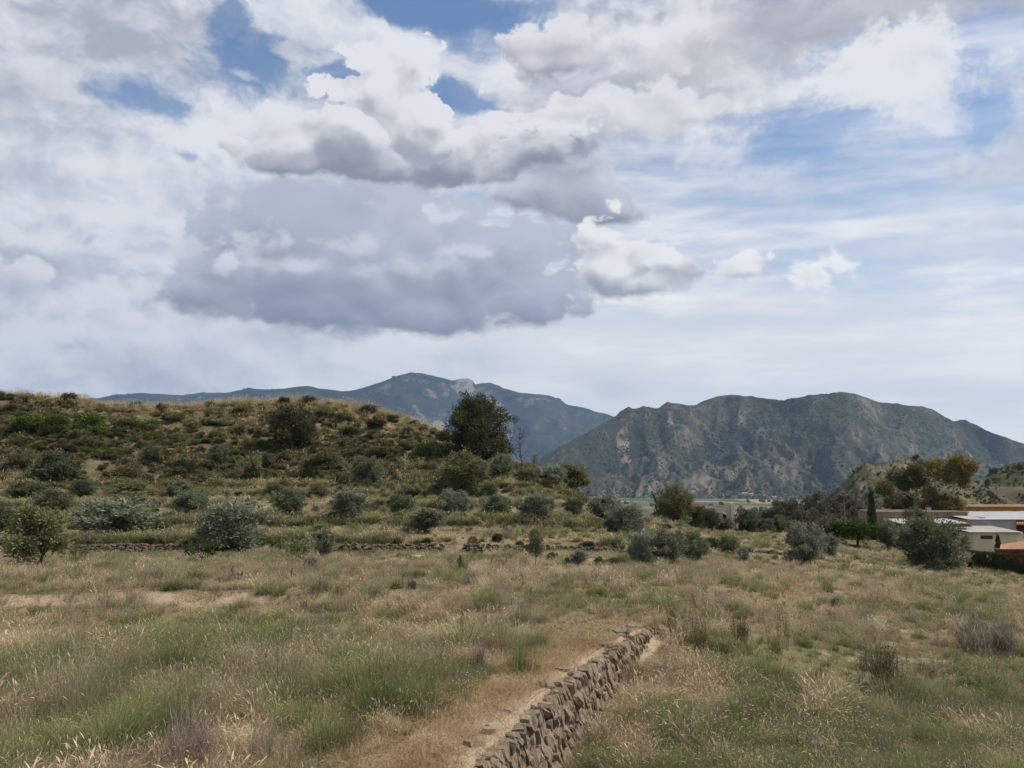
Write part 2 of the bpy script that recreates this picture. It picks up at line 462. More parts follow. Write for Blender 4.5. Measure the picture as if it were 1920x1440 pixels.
def grid_mesh(name, V, mats=None, smooth=True, wrap=False, attrs=None):
    """V: (rows, cols, 3)"""
    nr, nc = V.shape[:2]
    me = bpy.data.meshes.new(name)
    cc = nc if wrap else nc - 1
    i = np.arange(nr - 1)[:, None] * nc; j = np.arange(cc)[None, :]; j2 = (j + 1) % nc
    q = np.stack([i + j, i + j2, i + nc + j2, i + nc + j], -1).reshape(-1, 4)
    me.vertices.add(nr * nc); me.vertices.foreach_set('co', V.reshape(-1).astype(np.float32))
    me.loops.add(q.size); me.loops.foreach_set('vertex_index', q.reshape(-1).astype(np.int32))
    me.polygons.add(len(q)); me.polygons.foreach_set('loop_start', np.arange(0, q.size, 4, dtype=np.int32))
    me.update(calc_edges=True)
    return mesh_link(name, me, mats, smooth=smooth, attrs=attrs)
def tag(o, label=None, cat=None, group=None, kind=None):
    if label: o['label'] = label
    if cat: o['category'] = cat
    if group: o['group'] = group
    if kind: o['kind'] = kind
    return o
def empty(name, loc, rz=0.0, sc=(1, 1, 1)):
    o = bpy.data.objects.new(name, None); COL.objects.link(o)
    o.location = loc; o.rotation_euler = (0, 0, rz); o.scale = sc
    o.empty_display_size = 0.2
    return o
def material(name, rough=0.9, spec=0.15):
    m = bpy.data.materials.new(name); m.use_nodes = True
    t = m.node_tree; b = t.nodes['Principled BSDF']
    b.inputs['Roughness'].default_value = rough
    b.inputs['Specular IOR Level'].default_value = spec
    return m, NT(t), b

# ------------------------------------------------------------------ lie of the land
def r_(d, row): return (d, E(row) * d)
NEAR = [(0, -1.65), (3.0, -1.65), (4.8, -2.6), (8, -2.8)]
def left_col(crest_d, crest_row, bank=True, lip=False):
    p = list(NEAR)
    if bank: p += [(17.9, -2.95), (18.8, -2.60)]
    else: p += [(18.0, -2.92)]
    if lip: p += [r_(30.6, 1057), r_(31.1, 1047)]
    p += [r_(35.6, 1042), r_(36.0, 1023), r_(37.2, 1012), r_(45.8, 992), r_(47.4, 969), r_(55.8, 959), r_(57.2, 941),
          r_(64.6, 934), r_(65.8, 918), r_(71.5, 915), r_(76.0, 893)]
    a = p[-1]; c = r_(crest_d, crest_row)
    p += [(a[0] + (c[0] - a[0]) * 0.5, a[1] + (c[1] - a[1]) * 0.46), (a[0] + (c[0] - a[0]) * 0.85, a[1] + (c[1] - a[1]) * 0.90), c]
    p += [(crest_d + 8, c[1] - 0.5), (crest_d + 60, c[1] - 22), (320, -34), (900, -46), (9000, -50)]
    return p
COLS = [
    (-700, left_col(88, 720)), (-200, left_col(90, 735)), (0, left_col(92, 744)), (110, left_col(92, 751)), (200, left_col(93, 765)),
    (300, left_col(95, 766)), (400, left_col(96, 760)), (460, left_col(96, 754)), (540, left_col(97, 754)), (620, left_col(97, 757)),
    (690, left_col(96, 765, bank=False, lip=False)), (745, left_col(95, 783, bank=False, lip=True)), (800, left_col(93, 806, bank=False, lip=True)),
    (850, left_col(91, 828, bank=False, lip=True)), (910, left_col(89, 852, bank=False, lip=True)), (960, left_col(87, 870, bank=False, lip=True)),
    (1010, left_col(85, 890, bank=False, lip=True)),
    (1060, NEAR + [(18, -2.88), r_(30.6, 1057), r_(31.1, 1047), r_(35.6, 1040), r_(36.0, 1027), r_(37.2, 1014), r_(46, 992), r_(47.4, 972), r_(56, 962),
                   r_(57.4, 947), r_(65, 938), r_(70, 925), r_(76, 915), (92, -4), (150, -22), (320, -36), (900, -46), (9000, -50)]),
    (1140, NEAR + [(18, -2.88), r_(30.6, 1058), r_(31.1, 1048), r_(35.6, 1040), r_(36.4, 1022), r_(46, 995), r_(50, 976), r_(58, 962), r_(64, 955),
                   (78, -5), (130, -20), (320, -38), (900, -46), (9000, -50)]),
    (1240, NEAR + [(18, -2.90), r_(31, 1058), r_(36, 1042), r_(40, 1022), r_(50, 1000), r_(60, 984), r_(68, 976), (84, -5.6), (130, -18), (320, -38), (900, -46), (9000, -50)]),
    (1340, NEAR + [(18, -2.98), r_(31, 1066), r_(36, 1052), r_(48, 1030), r_(60, 1010), r_(72, 999), r_(86, 993), (105, -9), (150, -20), (320, -38), (900, -46), (9000, -50)]),
    (1430, NEAR + [(18, -3.15), r_(31, 1074), r_(38, 1060), r_(48, 1040), r_(49.5, 1027), r_(60, 1012), r_(72, 1002), r_(84, 1000), (110, -13), (160, -26), (320, -38), (900, -46), (9000, -50)]),
    (1510, NEAR + [(18, -3.4), r_(30, 1090), r_(44, 1061), r_(50, 1042), r_(52, 1030), r_(62, 1015), r_(74, 1004), r_(82, 1002), (110, -14), (160, -28), (320, -38), (900, -46), (9000, -50)]),
    (1620, NEAR + [(18, -3.6), r_(30, 1098), r_(45, 1067), r_(60, 1035), r_(72, 1020), r_(86, 1013), (110, -10), (160, -24), (320, -38), (900, -46), (9000, -50)]),
    (1760, NEAR + [(18, -3.8), r_(30, 1112), r_(42, 1090), r_(55, 1072), r_(70, 1053), r_(95, 1043), (125, -9.6), (170, -22), (320, -38), (900, -46), (9000, -50)]),
    (1920, NEAR + [(18, -3.9), r_(30, 1120), r_(45, 1100), r_(60, 1083), r_(75, 1068), r_(95, 1046), (130, -9.8), (180, -22), (320, -38), (900, -46), (9000, -50)]),
    (2500, NEAR + [(18, -4.0), (30, -4.9), (60, -7.8), (95, -9.8), (140, -11), (200, -22), (320, -38), (900, -46), (9000, -50)]),
]
DG = np.unique(np.concatenate([np.linspace(0, 15, 76), np.arange(15, 80, 0.1), np.arange(80, 130, 0.5), np.geomspace(130, 9000, 120)]))
CU = np.array([U(p) for p, _ in COLS])
CT = np.array([np.interp(DG, *zip(*c)) for _, c in COLS])

# foot of the dry stone wall, from near to far, and the drop from the upper to the lower field
_wpx = [(845, 1470), (870, 1440), (905, 1400), (960, 1352), (1000, 1315), (1040, 1278), (1080, 1243), (1115, 1216), (1152, 1194), (1188, 1177), (1208, 1167)]
WALL = []
for px_, row_ in _wpx:
    u_, e_ = ray(px_, row_); d_ = -2.84 / e_; WALL.append((d_, u_ * d_))
_d0, _x0 = WALL[0]; _d1, _x1 = WALL[3]
_sl = (_x1 - _x0) / (_d1 - _d0)
WALL = [(2.0, _x0 + (2.0 - _d0) * _sl)] + WALL
for px_, row_ in ((1290, 1130), (1380, 1102), (1500, 1080), (1640, 1062)):
    u_, e_ = ray(px_, row_); d_ = -3.2 / e_; WALL.append((d_, u_ * d_))
WD, WX = np.array(WALL).T
def wall_x(d): return np.interp(d, WD, WX)
def wall_drop(d): return np.interp(d, [0, 10, 13.5, 15.2, 17, 24, 36], [1.12, 1.08, 0.72, 0.36, 0.22, 0.12, 0.0])

def H(x, y, fine=True):
    x = np.asarray(x, float); y = np.asarray(y, float)
    d = np.maximum(y, 0.0)
    u = np.clip(x / np.maximum(d, 0.6), CU[0], CU[-1])
    wob = (fbm(x * 0.11, y * 0.05, 3, 3) - 0.5) * 2.6 * sstep(22, 40, d) * (1 - sstep(100, 140, d))
    dd = np.clip(d + wob, 0, 8990)
    ci = np.clip(np.searchsorted(CU, u) - 1, 0, len(CU) - 2)
    f = (u - CU[ci]) / (CU[ci + 1] - CU[ci]); f = f * f * (3 - 2 * f) * 0.5 + f * 0.5
    di = np.clip(np.searchsorted(DG, dd) - 1, 0, len(DG) - 2)
    g = (dd - DG[di]) / (DG[di + 1] - DG[di])
    z = (CT[ci, di] * (1 - g) + CT[ci, di + 1] * g) * (1 - f) + (CT[ci + 1, di] * (1 - g) + CT[ci + 1, di + 1] * g) * f
    # step down beside the dry stone wall
    wd = np.interp(d, [0, 14, 17, 30], [0.16, 0.18, 0.9, 2.5])
    z = z - wall_drop(d) * sstep(-0.02, 1.0, (x - wall_x(d) - 0.02) / wd)
    if fine:
        z = z + (fbm(x * 0.7, y * 0.7, 3, 21) - 0.5) * 0.16 * sstep(3, 9, d)
        z = z + (fbm(x * 0.22, y * 0.22, 3, 31) - 0.5) * 0.9 * sstep(70, 84, d) * (1 - sstep(200, 500, d))
    return z
def hit(px, row, d0=4.0, d1=400.0):
    """where the line of sight meets the land"""
    u, e = ray(px, row)
    d = np.geomspace(d0, d1, 6000)
    below = (e * d) <= H(u * d, d)
    k = int(np.argmax(below)) if below.any() else len(d) - 1
    return Vector((u * d[k], d[k], float(H(u * d[k], d[k]))))
def ground(x, y): return float(H(x, y))

# ------------------------------------------------------------------ ground sheet
def ground_material():
    m, n, b = material('ground_earth', 0.95, 0.05)
    geo = m.node_tree.nodes.new('ShaderNodeNewGeometry')
    pos = geo.outputs['Position']; px, py, pz = n.sep(pos)
    slope = n.sep(geo.outputs['Normal'])[2]
    big = n.noise(pos, 0.16, 4, 0.55)
    mid = n.noise(pos, 1.3, 5, 0.6)
    fine = n.noise(pos, 22.0, 6, 0.7)
    grit = n.vor(pos, 34.0)
    soil = n.mix(n.step(mid, 0.3, 0.7), rgb(0.345, 0.265, 0.195), rgb(0.26, 0.195, 0.14))
    soil = n.mix(n.lin(fine, 0.3, 0.75), soil, rgb(0.39, 0.305, 0.22))
    soil = n.mix(n.step(grit, 0.16, 0.05), soil, rgb(0.17, 0.13, 0.095))
    soil = n.mix(n.mul(n.step(n.noise(pos, 5.0, 5, 0.65), 0.52, 0.66), 0.6), soil, rgb(0.215, 0.155, 0.10))
    straw = n.noise(n.vm('MULTIPLY', pos, (60.0, 14.0, 30.0)), 1.0, 3, 0.6, 1.2)
    soil = n.mix(n.mul(n.step(straw, 0.58, 0.70), 0.7), soil, rgb(0.47, 0.375, 0.25))
    litter = n.mix(n.step(fine, 0.42, 0.62), rgb(0.155, 0.120, 0.072), rgb(0.27, 0.215, 0.14))
    green = n.mix(n.step(fine, 0.40, 0.62), rgb(0.070, 0.075, 0.034), rgb(0.15, 0.135, 0.072))
    cover = n.mix(n.step(big, 0.40, 0.60), litter, green)
    bare = n.math('MAXIMUM', n.mul(n.step(slope, 0.93, 0.84), n.lin(py, 30.0, 38.0, 1.0, 0.35)), n.step(n.add(n.mul(mid, 0.6), n.mul(big, 0.5)), 0.58, 0.70))
    at = m.node_tree.nodes.new('ShaderNodeAttribute'); at.attribute_name = 'path'
    bare = n.math('MAXIMUM', bare, n.step(n.add(at.outputs['Fac'], n.mad(fine, 0.7, -0.35)), 0.35, 0.65))
    hillc = n.mix(n.step(mid, 0.35, 0.65), rgb(0.065, 0.060, 0.030), rgb(0.125, 0.098, 0.058))  # hill litter tones, darkened further to put cloud shade into the colour
    hillc = n.mix(n.step(fine, 0.52, 0.72), hillc, rgb(0.17, 0.13, 0.08))
    hillc = n.mix(n.mul(n.step(big, 0.58, 0.70), 0.7), hillc, rgb(0.24, 0.185, 0.13))
    near = n.mix(n.lin(py, 66.0, 74.0), n.mix(bare, cover, soil), hillc)
    # valley floor: small fields
    fv = n.noise(n.vm('MULTIPLY', pos, (1.0, 0.35, 1.0)), 0.006, 2, 0.5)
    cell = m.node_tree.nodes.new('ShaderNodeTexVoronoi'); cell.feature = 'F1'
    n._in(cell.inputs['Vector'], n.vm('MULTIPLY', pos, (0.010, 0.0042, 0.0))); cell.inputs['Scale'].default_value = 1.0
    ramp = m.node_tree.nodes.new('ShaderNodeValToRGB'); ramp.color_ramp.interpolation = 'CONSTANT'
    el_ = ramp.color_ramp.elements
    el_[0].position = 0.0; el_[0].color = rgb(0.080, 0.085, 0.050)
    el_[1].position = 0.28; el_[1].color = rgb(0.16, 0.155, 0.09)
    for p_, c_ in ((0.46, (0.27, 0.23, 0.13)), (0.60, (0.105, 0.11, 0.06)), (0.76, (0.20, 0.17, 0.10)), (0.88, (0.05, 0.07, 0.03))):
        e_ = el_.new(p_); e_.color = rgb(*c_)
    n._in(ramp.inputs[0], n.sep(cell.outputs['Color'])[0])
    spots = n.step(n.noise(pos, 0.09, 3, 0.6), 0.50, 0.60)
    valley = n.mix(n.mul(spots, 0.7), ramp.outputs[0], rgb(0.04, 0.055, 0.03))
    scrub = n.mix(n.step(n.noise(pos, 0.25, 4, 0.6), 0.45, 0.58), rgb(0.20, 0.17, 0.11), rgb(0.05, 0.06, 0.03))
    far = n.mix(n.lin(py, 500.0, 800.0), scrub, valley)
    n._in(b.inputs['Base Color'], n.mix(n.lin(py, 110.0, 170.0), near, far))
    bmp = m.node_tree.nodes.new('ShaderNodeBump'); bmp.inputs['Strength'].default_value = 0.7; bmp.inputs['Distance'].default_value = 0.03
    n._in(bmp.inputs['Height'], n.add(fine, n.mul(grit, 0.6))); n._in(b.inputs['Normal'], bmp.outputs[0])
    return m
MAT_GROUND = ground_material()

_th = np.concatenate([np.radians(np.linspace(-180, -41, 60)), np.radians(np.linspace(-40, 40, 430)), np.radians(np.linspace(41, 180, 60))[:-1]])
_dr = np.concatenate([np.linspace(0.4, 4, 10), np.linspace(4.15, 15, 96), np.arange(15.18, 70, 0.18), np.arange(70.3, 110, 0.45), np.geomspace(111, 8800, 80)])
_rad = _dr[:, None] / np.maximum(np.cos(_th), 0.7071)[None, :]
GX = _rad * np.sin(_th)[None, :]; GY = _rad * np.cos(_th)[None, :]
GZ = H(GX, GY)
_pw = (wall_x(GY) - GX)
_path = sstep(-0.1, 0.1, _pw) * (1 - sstep(0.5, 1.25, _pw + (fbm(GX * 0.9, GY * 0.5, 3, 8) - 0.5) * 0.9)) * (1 - sstep(12.5, 15.5, GY)) * sstep(1, 4, GY)
_bank = sstep(0.10, 0.20, H(GX, GY + 0.25, False) - H(GX, GY - 0.25, False)) * sstep(15, 17, GY) * (1 - sstep(60, 68, GY)) * (np.abs(GX) < 60)
_lw = GY + (fbm(GX * 0.11, GY * 0.05, 3, 3) - 0.5) * 2.6 * sstep(22, 40, GY)
_lip = sum(np.exp(-((_lw - L) / 0.40) ** 2) for L in (31.3, 37.5, 47.7, 57.5, 66.1)) * (GX / np.maximum(GY, 1) < 0.16) * (0.35 + 1.2 * (fbm(GX * .2, GY * .2, 3, 90) - .3))
_path = np.maximum(_path, np.clip(_lip, 0, 1))
_path = np.maximum(_path, _bank * (1 - 0.72 * sstep(30, 36, GY)) * np.where(GY < 25, 0.55 + 0.9 * (fbm(GX * .8, GY * .8, 3, 97) - .35), 1.0))
ground_ob = grid_mesh('ground', np.stack([GX, GY, GZ], -1), MAT_GROUND, wrap=True, attrs={'path': _path.reshape(-1)})
tag(ground_ob, kind='structure')

# ------------------------------------------------------------------ hills and mountains
def hill_material(name, forest, scrub, rock, scale, rock_bias=0.5, forest_bias=0.5):
    m, n, b = material(name, 1.0, 0.0)
    geo = m.node_tree.nodes.new('ShaderNodeNewGeometry')
    pos = geo.outputs['Position']
    at = m.node_tree.nodes.new('ShaderNodeAttribute'); at.attribute_name = 'gully'
    big = n.noise(pos, 0.0022 * scale, 4, 0.55)
    mid = n.noise(pos, 0.012 * scale, 5, 0.62)
    dots = n.noise(pos, 0.11 * scale, 3, 0.55)
    nz = n.sep(geo.outputs['Normal'])[2]
    wooded = n.add(n.mul(big, 0.6), n.add(n.mul(mid, 0.55), n.mul(at.outputs['Fac'], 0.45)))
    fr = n.step(n.add(n.mul(wooded, 0.8), n.mul(dots, 0.55)), 0.98 - forest_bias * 0.4, 1.10 - forest_bias * 0.4)
    rk = n.step(n.add(n.mul(n.noise(pos, 0.02 * scale, 6, 0.7), 0.9), n.mul(n.sub(0.9, nz), 0.7)), 0.80 - rock_bias * 0.3, 0.90 - rock_bias * 0.3)
    g = n.mix(n.lin(mid, 0.35, 0.65), scrub[0], scrub[1])
    g = n.mix(rk, g, n.mix(n.lin(dots, 0.35, 0.65), rock[0], rock[1]))
    fcol = n.mix(n.lin(dots, 0.4, 0.7), forest[0], forest[1])
    cr = m.node_tree.nodes.new('ShaderNodeAttribute'); cr.attribute_name = 'crag'
    full = n.mix(n.mul(fr, 0.93), g, fcol)
    n._in(b.inputs['Base Color'], n.mix(n.step(n.add(cr.outputs['Fac'], n.mad(dots, 0.6, -0.3)), 0.42, 0.62), full, n.mix(n.lin(mid, 0.3, 0.7), rock[0], rock[1])))
    return m
def ridge(name, sil, dist, depth, foot_z, mat, nu, nt, seed, spur, gully_amp, back=0.35, power=1.15, rough=0.0, skew=0.6, crags=(), spur2=None):
    """a mountain: its crest follows the given outline, spurs and gullies run down towards the viewer"""
    sp = np.array(sil, float)
    px = np.linspace(sp[0, 0], sp[-1, 0], nu)
    row = np.interp(px, sp[:, 0], sp[:, 1])
    row = row + (fbm(px * 0.06, px * 0, 4, seed + 3) - 0.5) * rough
    u = np.array([ray(p, r)[0] for p, r in zip(px, row)]); e = np.array([E(r) for r in row])
    crag_px = px
    D0 = dist + (fbm(px * 0.004 + 9, px * 0, 3, seed) - 0.5) * depth * 0.5
    t = np.concatenate([np.linspace(0, 1, nt), 1 + np.linspace(0, 1, 14)[1:] * back])
    T = t[:, None]; Y = D0[None, :] - (1 - T) * depth
    X = u[None, :] * (D0[None, :] - (1 - T) * depth * 0.55)
    zr = (e * D0)[None, :]
    p = np.where(T <= 1, np.clip(T, 0, 1) ** power, 1 - (T - 1) * 1.5)
    g = ridged((X + skew * Y) / spur, (Y - skew * X) / (spur * 2.2), 5, seed)
    g2 = fbm(X / (spur * 0.23), Y / (spur * 0.23), 4, seed + 50)
    env = np.clip(4 * T * (1 - T), 0, 1) ** 0.6 * (T <= 1)
    Z = foot_z + (zr - foot_z) * p
    Z = Z - env * gully_amp * (1.05 - g) * 1.6 - env * gully_amp * 0.30 * (1 - g2)
    if spur2:
        g3 = ridged((X - skew * Y) / spur2[0], (Y + skew * X) / (spur2[0] * 1.8), 4, seed + 80)
        Z = Z - env * spur2[1] * (1.05 - g3) * 1.6; g = g * 0.6 + g3 * 0.4
    Z = np.where(T < 0.02, foot_z - 5, Z)
    CR = np.zeros_like(X)
    for p0, p1, t0, t1, k in crags:
        m = sstep(p0 - 8, p0 + 8, px)[None, :] * (1 - sstep(p1 - 8, p1 + 8, px))[None, :] * sstep(t0 - .03, t0 + .03, T) * (1 - sstep(t1 - .03, t1 + .03, T))
        CR = np.maximum(CR, m * k * (0.45 + 1.1 * (fbm(X / (spur * .10), Z / (spur * .06), 5, seed + 7, .65) - .2)))
    o = grid_mesh(name, np.stack([X, Y, Z], -1), mat, attrs={'gully': (1.05 - g).reshape(-1), 'crag': np.clip(CR, 0, 1).reshape(-1)})
    tag(o, kind='structure')
    return o, (X, Y, Z, T + 0 * X, g)

MAT_FAR = hill_material('far_mountain', (rgb(0.011, 0.016, 0.013), rgb(0.020, 0.027, 0.021)), (rgb(0.028, 0.033, 0.027), rgb(0.055, 0.056, 0.047)),
                        (rgb(0.15, 0.135, 0.12), rgb(0.24, 0.21, 0.18)), 0.6, rock_bias=0.46, forest_bias=0.42)
MAT_MTN = hill_material('pine_mountain', (rgb(0.024, 0.029, 0.020), rgb(0.046, 0.050, 0.034)), (rgb(0.068, 0.066, 0.050), rgb(0.118, 0.106, 0.082)),
                        (rgb(0.135, 0.118, 0.095), rgb(0.20, 0.168, 0.132)), 1.0, rock_bias=0.40, forest_bias=0.46)
MAT_ROCKY = hill_material('rocky_hill', (rgb(0.030, 0.040, 0.020), rgb(0.055, 0.065, 0.03)), (rgb(0.085, 0.080, 0.046), rgb(0.13, 0.112, 0.072)),
                          (rgb(0.13, 0.118, 0.10), rgb(0.20, 0.175, 0.142)), 6.0, rock_bias=0.55, forest_bias=0.20)

far_sil = [(-500, 790), (-200, 775), (0, 765), (100, 752), (190, 745), (225, 739), (260, 737), (300, 739), (345, 741), (380, 736), (420, 737), (455, 730), (470, 727),
           (500, 731), (540, 727), (575, 724), (600, 728), (640, 734), (680, 728), (715, 716), (745, 705), (770, 699), (795, 700), (820, 706),
           (850, 713), (857, 711), (866, 709.5), (880, 710), (887, 714), (890, 721), (905, 719), (920, 718), (935, 722), (945, 729), (958, 732), (975, 737), (1010, 739),
           (1030, 742), (1050, 749), (1063, 758), (1085, 763), (1110, 769), (1150, 780), (1250, 805), (1500, 850), (2000, 880)]
far_ob, far_g = ridge('far_mountain', far_sil, 6400, 3000, -48, MAT_FAR, 560, 150, 91, 1000, 380, power=0.95, rough=3.0, spur2=(300, 130),
                     crags=[(850, 889, .955, 1.02, .85), (775, 840, .82, .90, .72), (893, 965, .84, .97, .78), (960, 1090, .45, .68, .55), (990, 1120, .16, .30, .5), (720, 800, .60, .72, .45)])
mtn_sil = [(930, 905), (975, 885), (1000, 866), (1040, 843), (1080, 822), (1110, 806), (1140, 790), (1155, 781), (1163, 771), (1172, 766), (1178, 763), (1186, 767), (1200, 765),
           (1206, 761), (1215, 764), (1235, 765), (1246, 756), (1252, 752), (1262, 757), (1275, 757), (1290, 760), (1305, 758), (1318, 752), (1332, 747), (1350, 742), (1375, 740), (1395, 742),
           (1410, 742), (1440, 748), (1470, 750), (1500, 744), (1530, 740), (1565, 736), (1590, 737), (1612, 740), (1640, 751), (1665, 755), (1690, 759), (1730, 762), (1745, 767), (1762, 775),
           (1787, 791), (1800, 787), (1810, 786), (1830, 797), (1865, 813), (1915, 831), (1990, 856), (2150, 890), (2400, 905), (2600, 912)]
mtn_ob, mtn_g = ridge('pine_mountain', mtn_sil, 2700, 1150, -50, MAT_MTN, 700, 230, 23, 360, 150, power=0.88, rough=4.5, skew=-0.55, spur2=(100, 52),
                     crags=[(1150, 1180, .80, 1.0, .7), (1235, 1300, .30, .50, .62), (1170, 1260, .10, .22, .55), (1240, 1262, .9, 1.0, .8), (1440, 1500, .55, .75, .5), (1330, 1480, .03, .14, .6), (1500, 1580, .22, .34, .5)])
slope_sil = [(1700, 960), (1760, 940), (1810, 912), (1850, 890), (1885, 872), (1915, 866), (1960, 856), (2100, 845), (2400, 840), (2700, 870)]
slope_ob, slope_g = ridge('scrub_hill', slope_sil, 430, 210, -45, MAT_ROCKY, 200, 70, 41, 60, 7, power=0.9, rough=4)
rock_sil = [(1420, 975), (1480, 972), (1540, 945), (1560, 925), (1585, 902), (1600, 886), (1612, 878), (1625, 868), (1640, 873), (1660, 872), (1680, 866), (1692, 858), (1710, 860),
            (1725, 866), (1760, 875), (1800, 890), (1850, 915), (1900, 940), (1960, 965)]
rock_ob, rock_g = ridge('rocky_hill', rock_sil, 340, 120, -42, MAT_ROCKY, 220, 80, 77, 45, 11, power=0.62, rough=5, spur2=(16, 3.5), crags=[(1545, 1690, .05, .75, .72), (1680, 1715, .85, 1.0, .7), (1600, 1625, .8, 1.0, .6)])
wood_sil = [(1330, 1000), (1400, 975), (1440, 962), (1475, 955), (1510, 948), (1540, 950), (1570, 955), (1620, 960), (1680, 985), (1740, 1010)]
wood_ob, wood_g = ridge('wooded_ridge', wood_sil, 230, 90, -45, MAT_ROCKY, 120, 50, 64, 40, 5, power=0.7, rough=4)
# ------------------------------------------------------------------ plant materials
def leaf_material(name, lo, hi, var=0.25, translucent=0.3, inst=0.25, rough=0.75, top=None):
    """foliage: colour runs lo..hi with each leaf's own tint, plants differ a little from one another"""
    m = bpy.data.materials.new(name); m.use_nodes = True
    t = m.node_tree; t.nodes.clear(); n = NT(t)
    out = t.nodes.new('ShaderNodeOutputMaterial')
    at = t.nodes.new('ShaderNodeAttribute'); at.attribute_name = 'tint'
    oi = t.nodes.new('ShaderNodeObjectInfo')
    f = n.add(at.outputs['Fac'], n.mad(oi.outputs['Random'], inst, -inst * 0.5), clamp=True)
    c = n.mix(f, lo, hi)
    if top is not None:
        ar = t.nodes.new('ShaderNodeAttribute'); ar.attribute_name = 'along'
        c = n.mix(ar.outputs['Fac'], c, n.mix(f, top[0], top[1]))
    hs = t.nodes.new('ShaderNodeHueSaturation')
    n._in(hs.inputs['Hue'], n.mad(oi.outputs['Random'], 0.03, 0.485))
    n._in(hs.inputs['Value'], n.mad(oi.outputs['Random'], var, 1.0 - var * 0.5))
    n._in(hs.inputs['Color'], c)
    df = t.nodes.new('ShaderNodeBsdfPrincipled'); df.inputs['Roughness'].default_value = rough; df.inputs['Specular IOR Level'].default_value = 0.12
    tr = t.nodes.new('ShaderNodeBsdfTranslucent')
    n._in(df.inputs['Base Color'], hs.outputs[0]); n._in(tr.inputs['Color'], hs.outputs[0])
    mx = t.nodes.new('ShaderNodeMixShader'); mx.inputs[0].default_value = translucent
    t.links.new(df.outputs[0], mx.inputs[1]); t.links.new(tr.outputs[0], mx.inputs[2]); t.links.new(mx.outputs[0], out.inputs[0])
    return m
def bark_material(name, a, b_):
    m, n, b = material(name, 0.9, 0.1)
    pos = m.node_tree.nodes.new('ShaderNodeTexCoord').outputs['Object']
    v = n.noise(n.vm('MULTIPLY', pos, (9, 9, 2.5)), 3.0, 5, 0.65)
    n._in(b.inputs['Base Color'], n.mix(n.lin(v, 0.3, 0.7), a, b_))
    return m
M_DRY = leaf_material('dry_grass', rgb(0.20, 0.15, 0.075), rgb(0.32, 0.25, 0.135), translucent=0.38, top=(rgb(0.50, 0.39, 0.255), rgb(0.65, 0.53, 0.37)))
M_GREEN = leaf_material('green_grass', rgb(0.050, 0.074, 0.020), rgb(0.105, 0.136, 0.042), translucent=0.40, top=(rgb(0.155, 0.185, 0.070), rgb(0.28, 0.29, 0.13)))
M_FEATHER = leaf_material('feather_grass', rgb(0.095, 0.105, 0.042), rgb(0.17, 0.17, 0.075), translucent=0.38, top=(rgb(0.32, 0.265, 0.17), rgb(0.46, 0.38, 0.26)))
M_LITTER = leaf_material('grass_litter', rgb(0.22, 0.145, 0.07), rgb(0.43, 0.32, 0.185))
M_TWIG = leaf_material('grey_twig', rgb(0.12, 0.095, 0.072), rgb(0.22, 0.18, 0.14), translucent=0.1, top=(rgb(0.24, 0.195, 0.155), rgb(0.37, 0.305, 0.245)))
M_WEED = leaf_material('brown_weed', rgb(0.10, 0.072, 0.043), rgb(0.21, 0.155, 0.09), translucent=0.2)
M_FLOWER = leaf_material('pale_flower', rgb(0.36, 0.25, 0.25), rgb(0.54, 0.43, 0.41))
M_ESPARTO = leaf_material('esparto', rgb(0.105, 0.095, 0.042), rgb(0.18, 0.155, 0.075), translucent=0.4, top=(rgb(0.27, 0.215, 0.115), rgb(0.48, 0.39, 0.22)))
M_OLIVE = leaf_material('olive_leaf', rgb(0.072, 0.088, 0.044), rgb(0.215, 0.230, 0.135), inst=0.2, var=0.3)
M_SILVER = leaf_material('silver_olive_leaf', rgb(0.090, 0.105, 0.064), rgb(0.32, 0.335, 0.245), inst=0.2, var=0.25)
M_OLIVEY = leaf_material('yellow_olive_leaf', rgb(0.095, 0.105, 0.044), rgb(0.25, 0.245, 0.125), inst=0.2, var=0.2)
M_SCRUB = leaf_material('scrub_leaf', rgb(0.066, 0.068, 0.028), rgb(0.175, 0.160, 0.076), inst=0.7, var=0.6)
M_BRIGHT = leaf_material('bright_leaf', rgb(0.050, 0.082, 0.016), rgb(0.16, 0.21, 0.045), var=0.2)
M_DARK = leaf_material('dark_leaf', rgb(0.026, 0.040, 0.013), rgb(0.075, 0.098, 0.034), var=0.25)
M_CITRUS = leaf_material('glossy_leaf', rgb(0.020, 0.045, 0.008), rgb(0.075, 0.125, 0.022), rough=0.45)
M_PINE = leaf_material('pine_needles', rgb(0.030, 0.036, 0.014), rgb(0.090, 0.092, 0.038), translucent=0.2)
M_EUCA = leaf_material('gum_leaf', rgb(0.070, 0.078, 0.028), rgb(0.225, 0.210, 0.082), var=0.15)
M_EUCAR = leaf_material('rusty_gum_leaf', rgb(0.105, 0.088, 0.028), rgb(0.31, 0.235, 0.085), var=0.15)
M_CHAR = leaf_material('charred_wood', rgb(0.012, 0.010, 0.009), rgb(0.03, 0.025, 0.022), translucent=0.0)
M_DEAD = leaf_material('dead_twig', rgb(0.05, 0.038, 0.028), rgb(0.13, 0.10, 0.075), translucent=0.0)
M_BARK = bark_material('olive_bark', rgb(0.045, 0.036, 0.028), rgb(0.12, 0.10, 0.08))
M_PALEBARK = bark_material('gum_bark', rgb(0.22, 0.18, 0.14), rgb(0.40, 0.35, 0.29))
M_FARTREE = leaf_material('far_trees', rgb(0.028, 0.038, 0.018), rgb(0.072, 0.078, 0.040), translucent=0.0, inst=0.8, var=0.4)

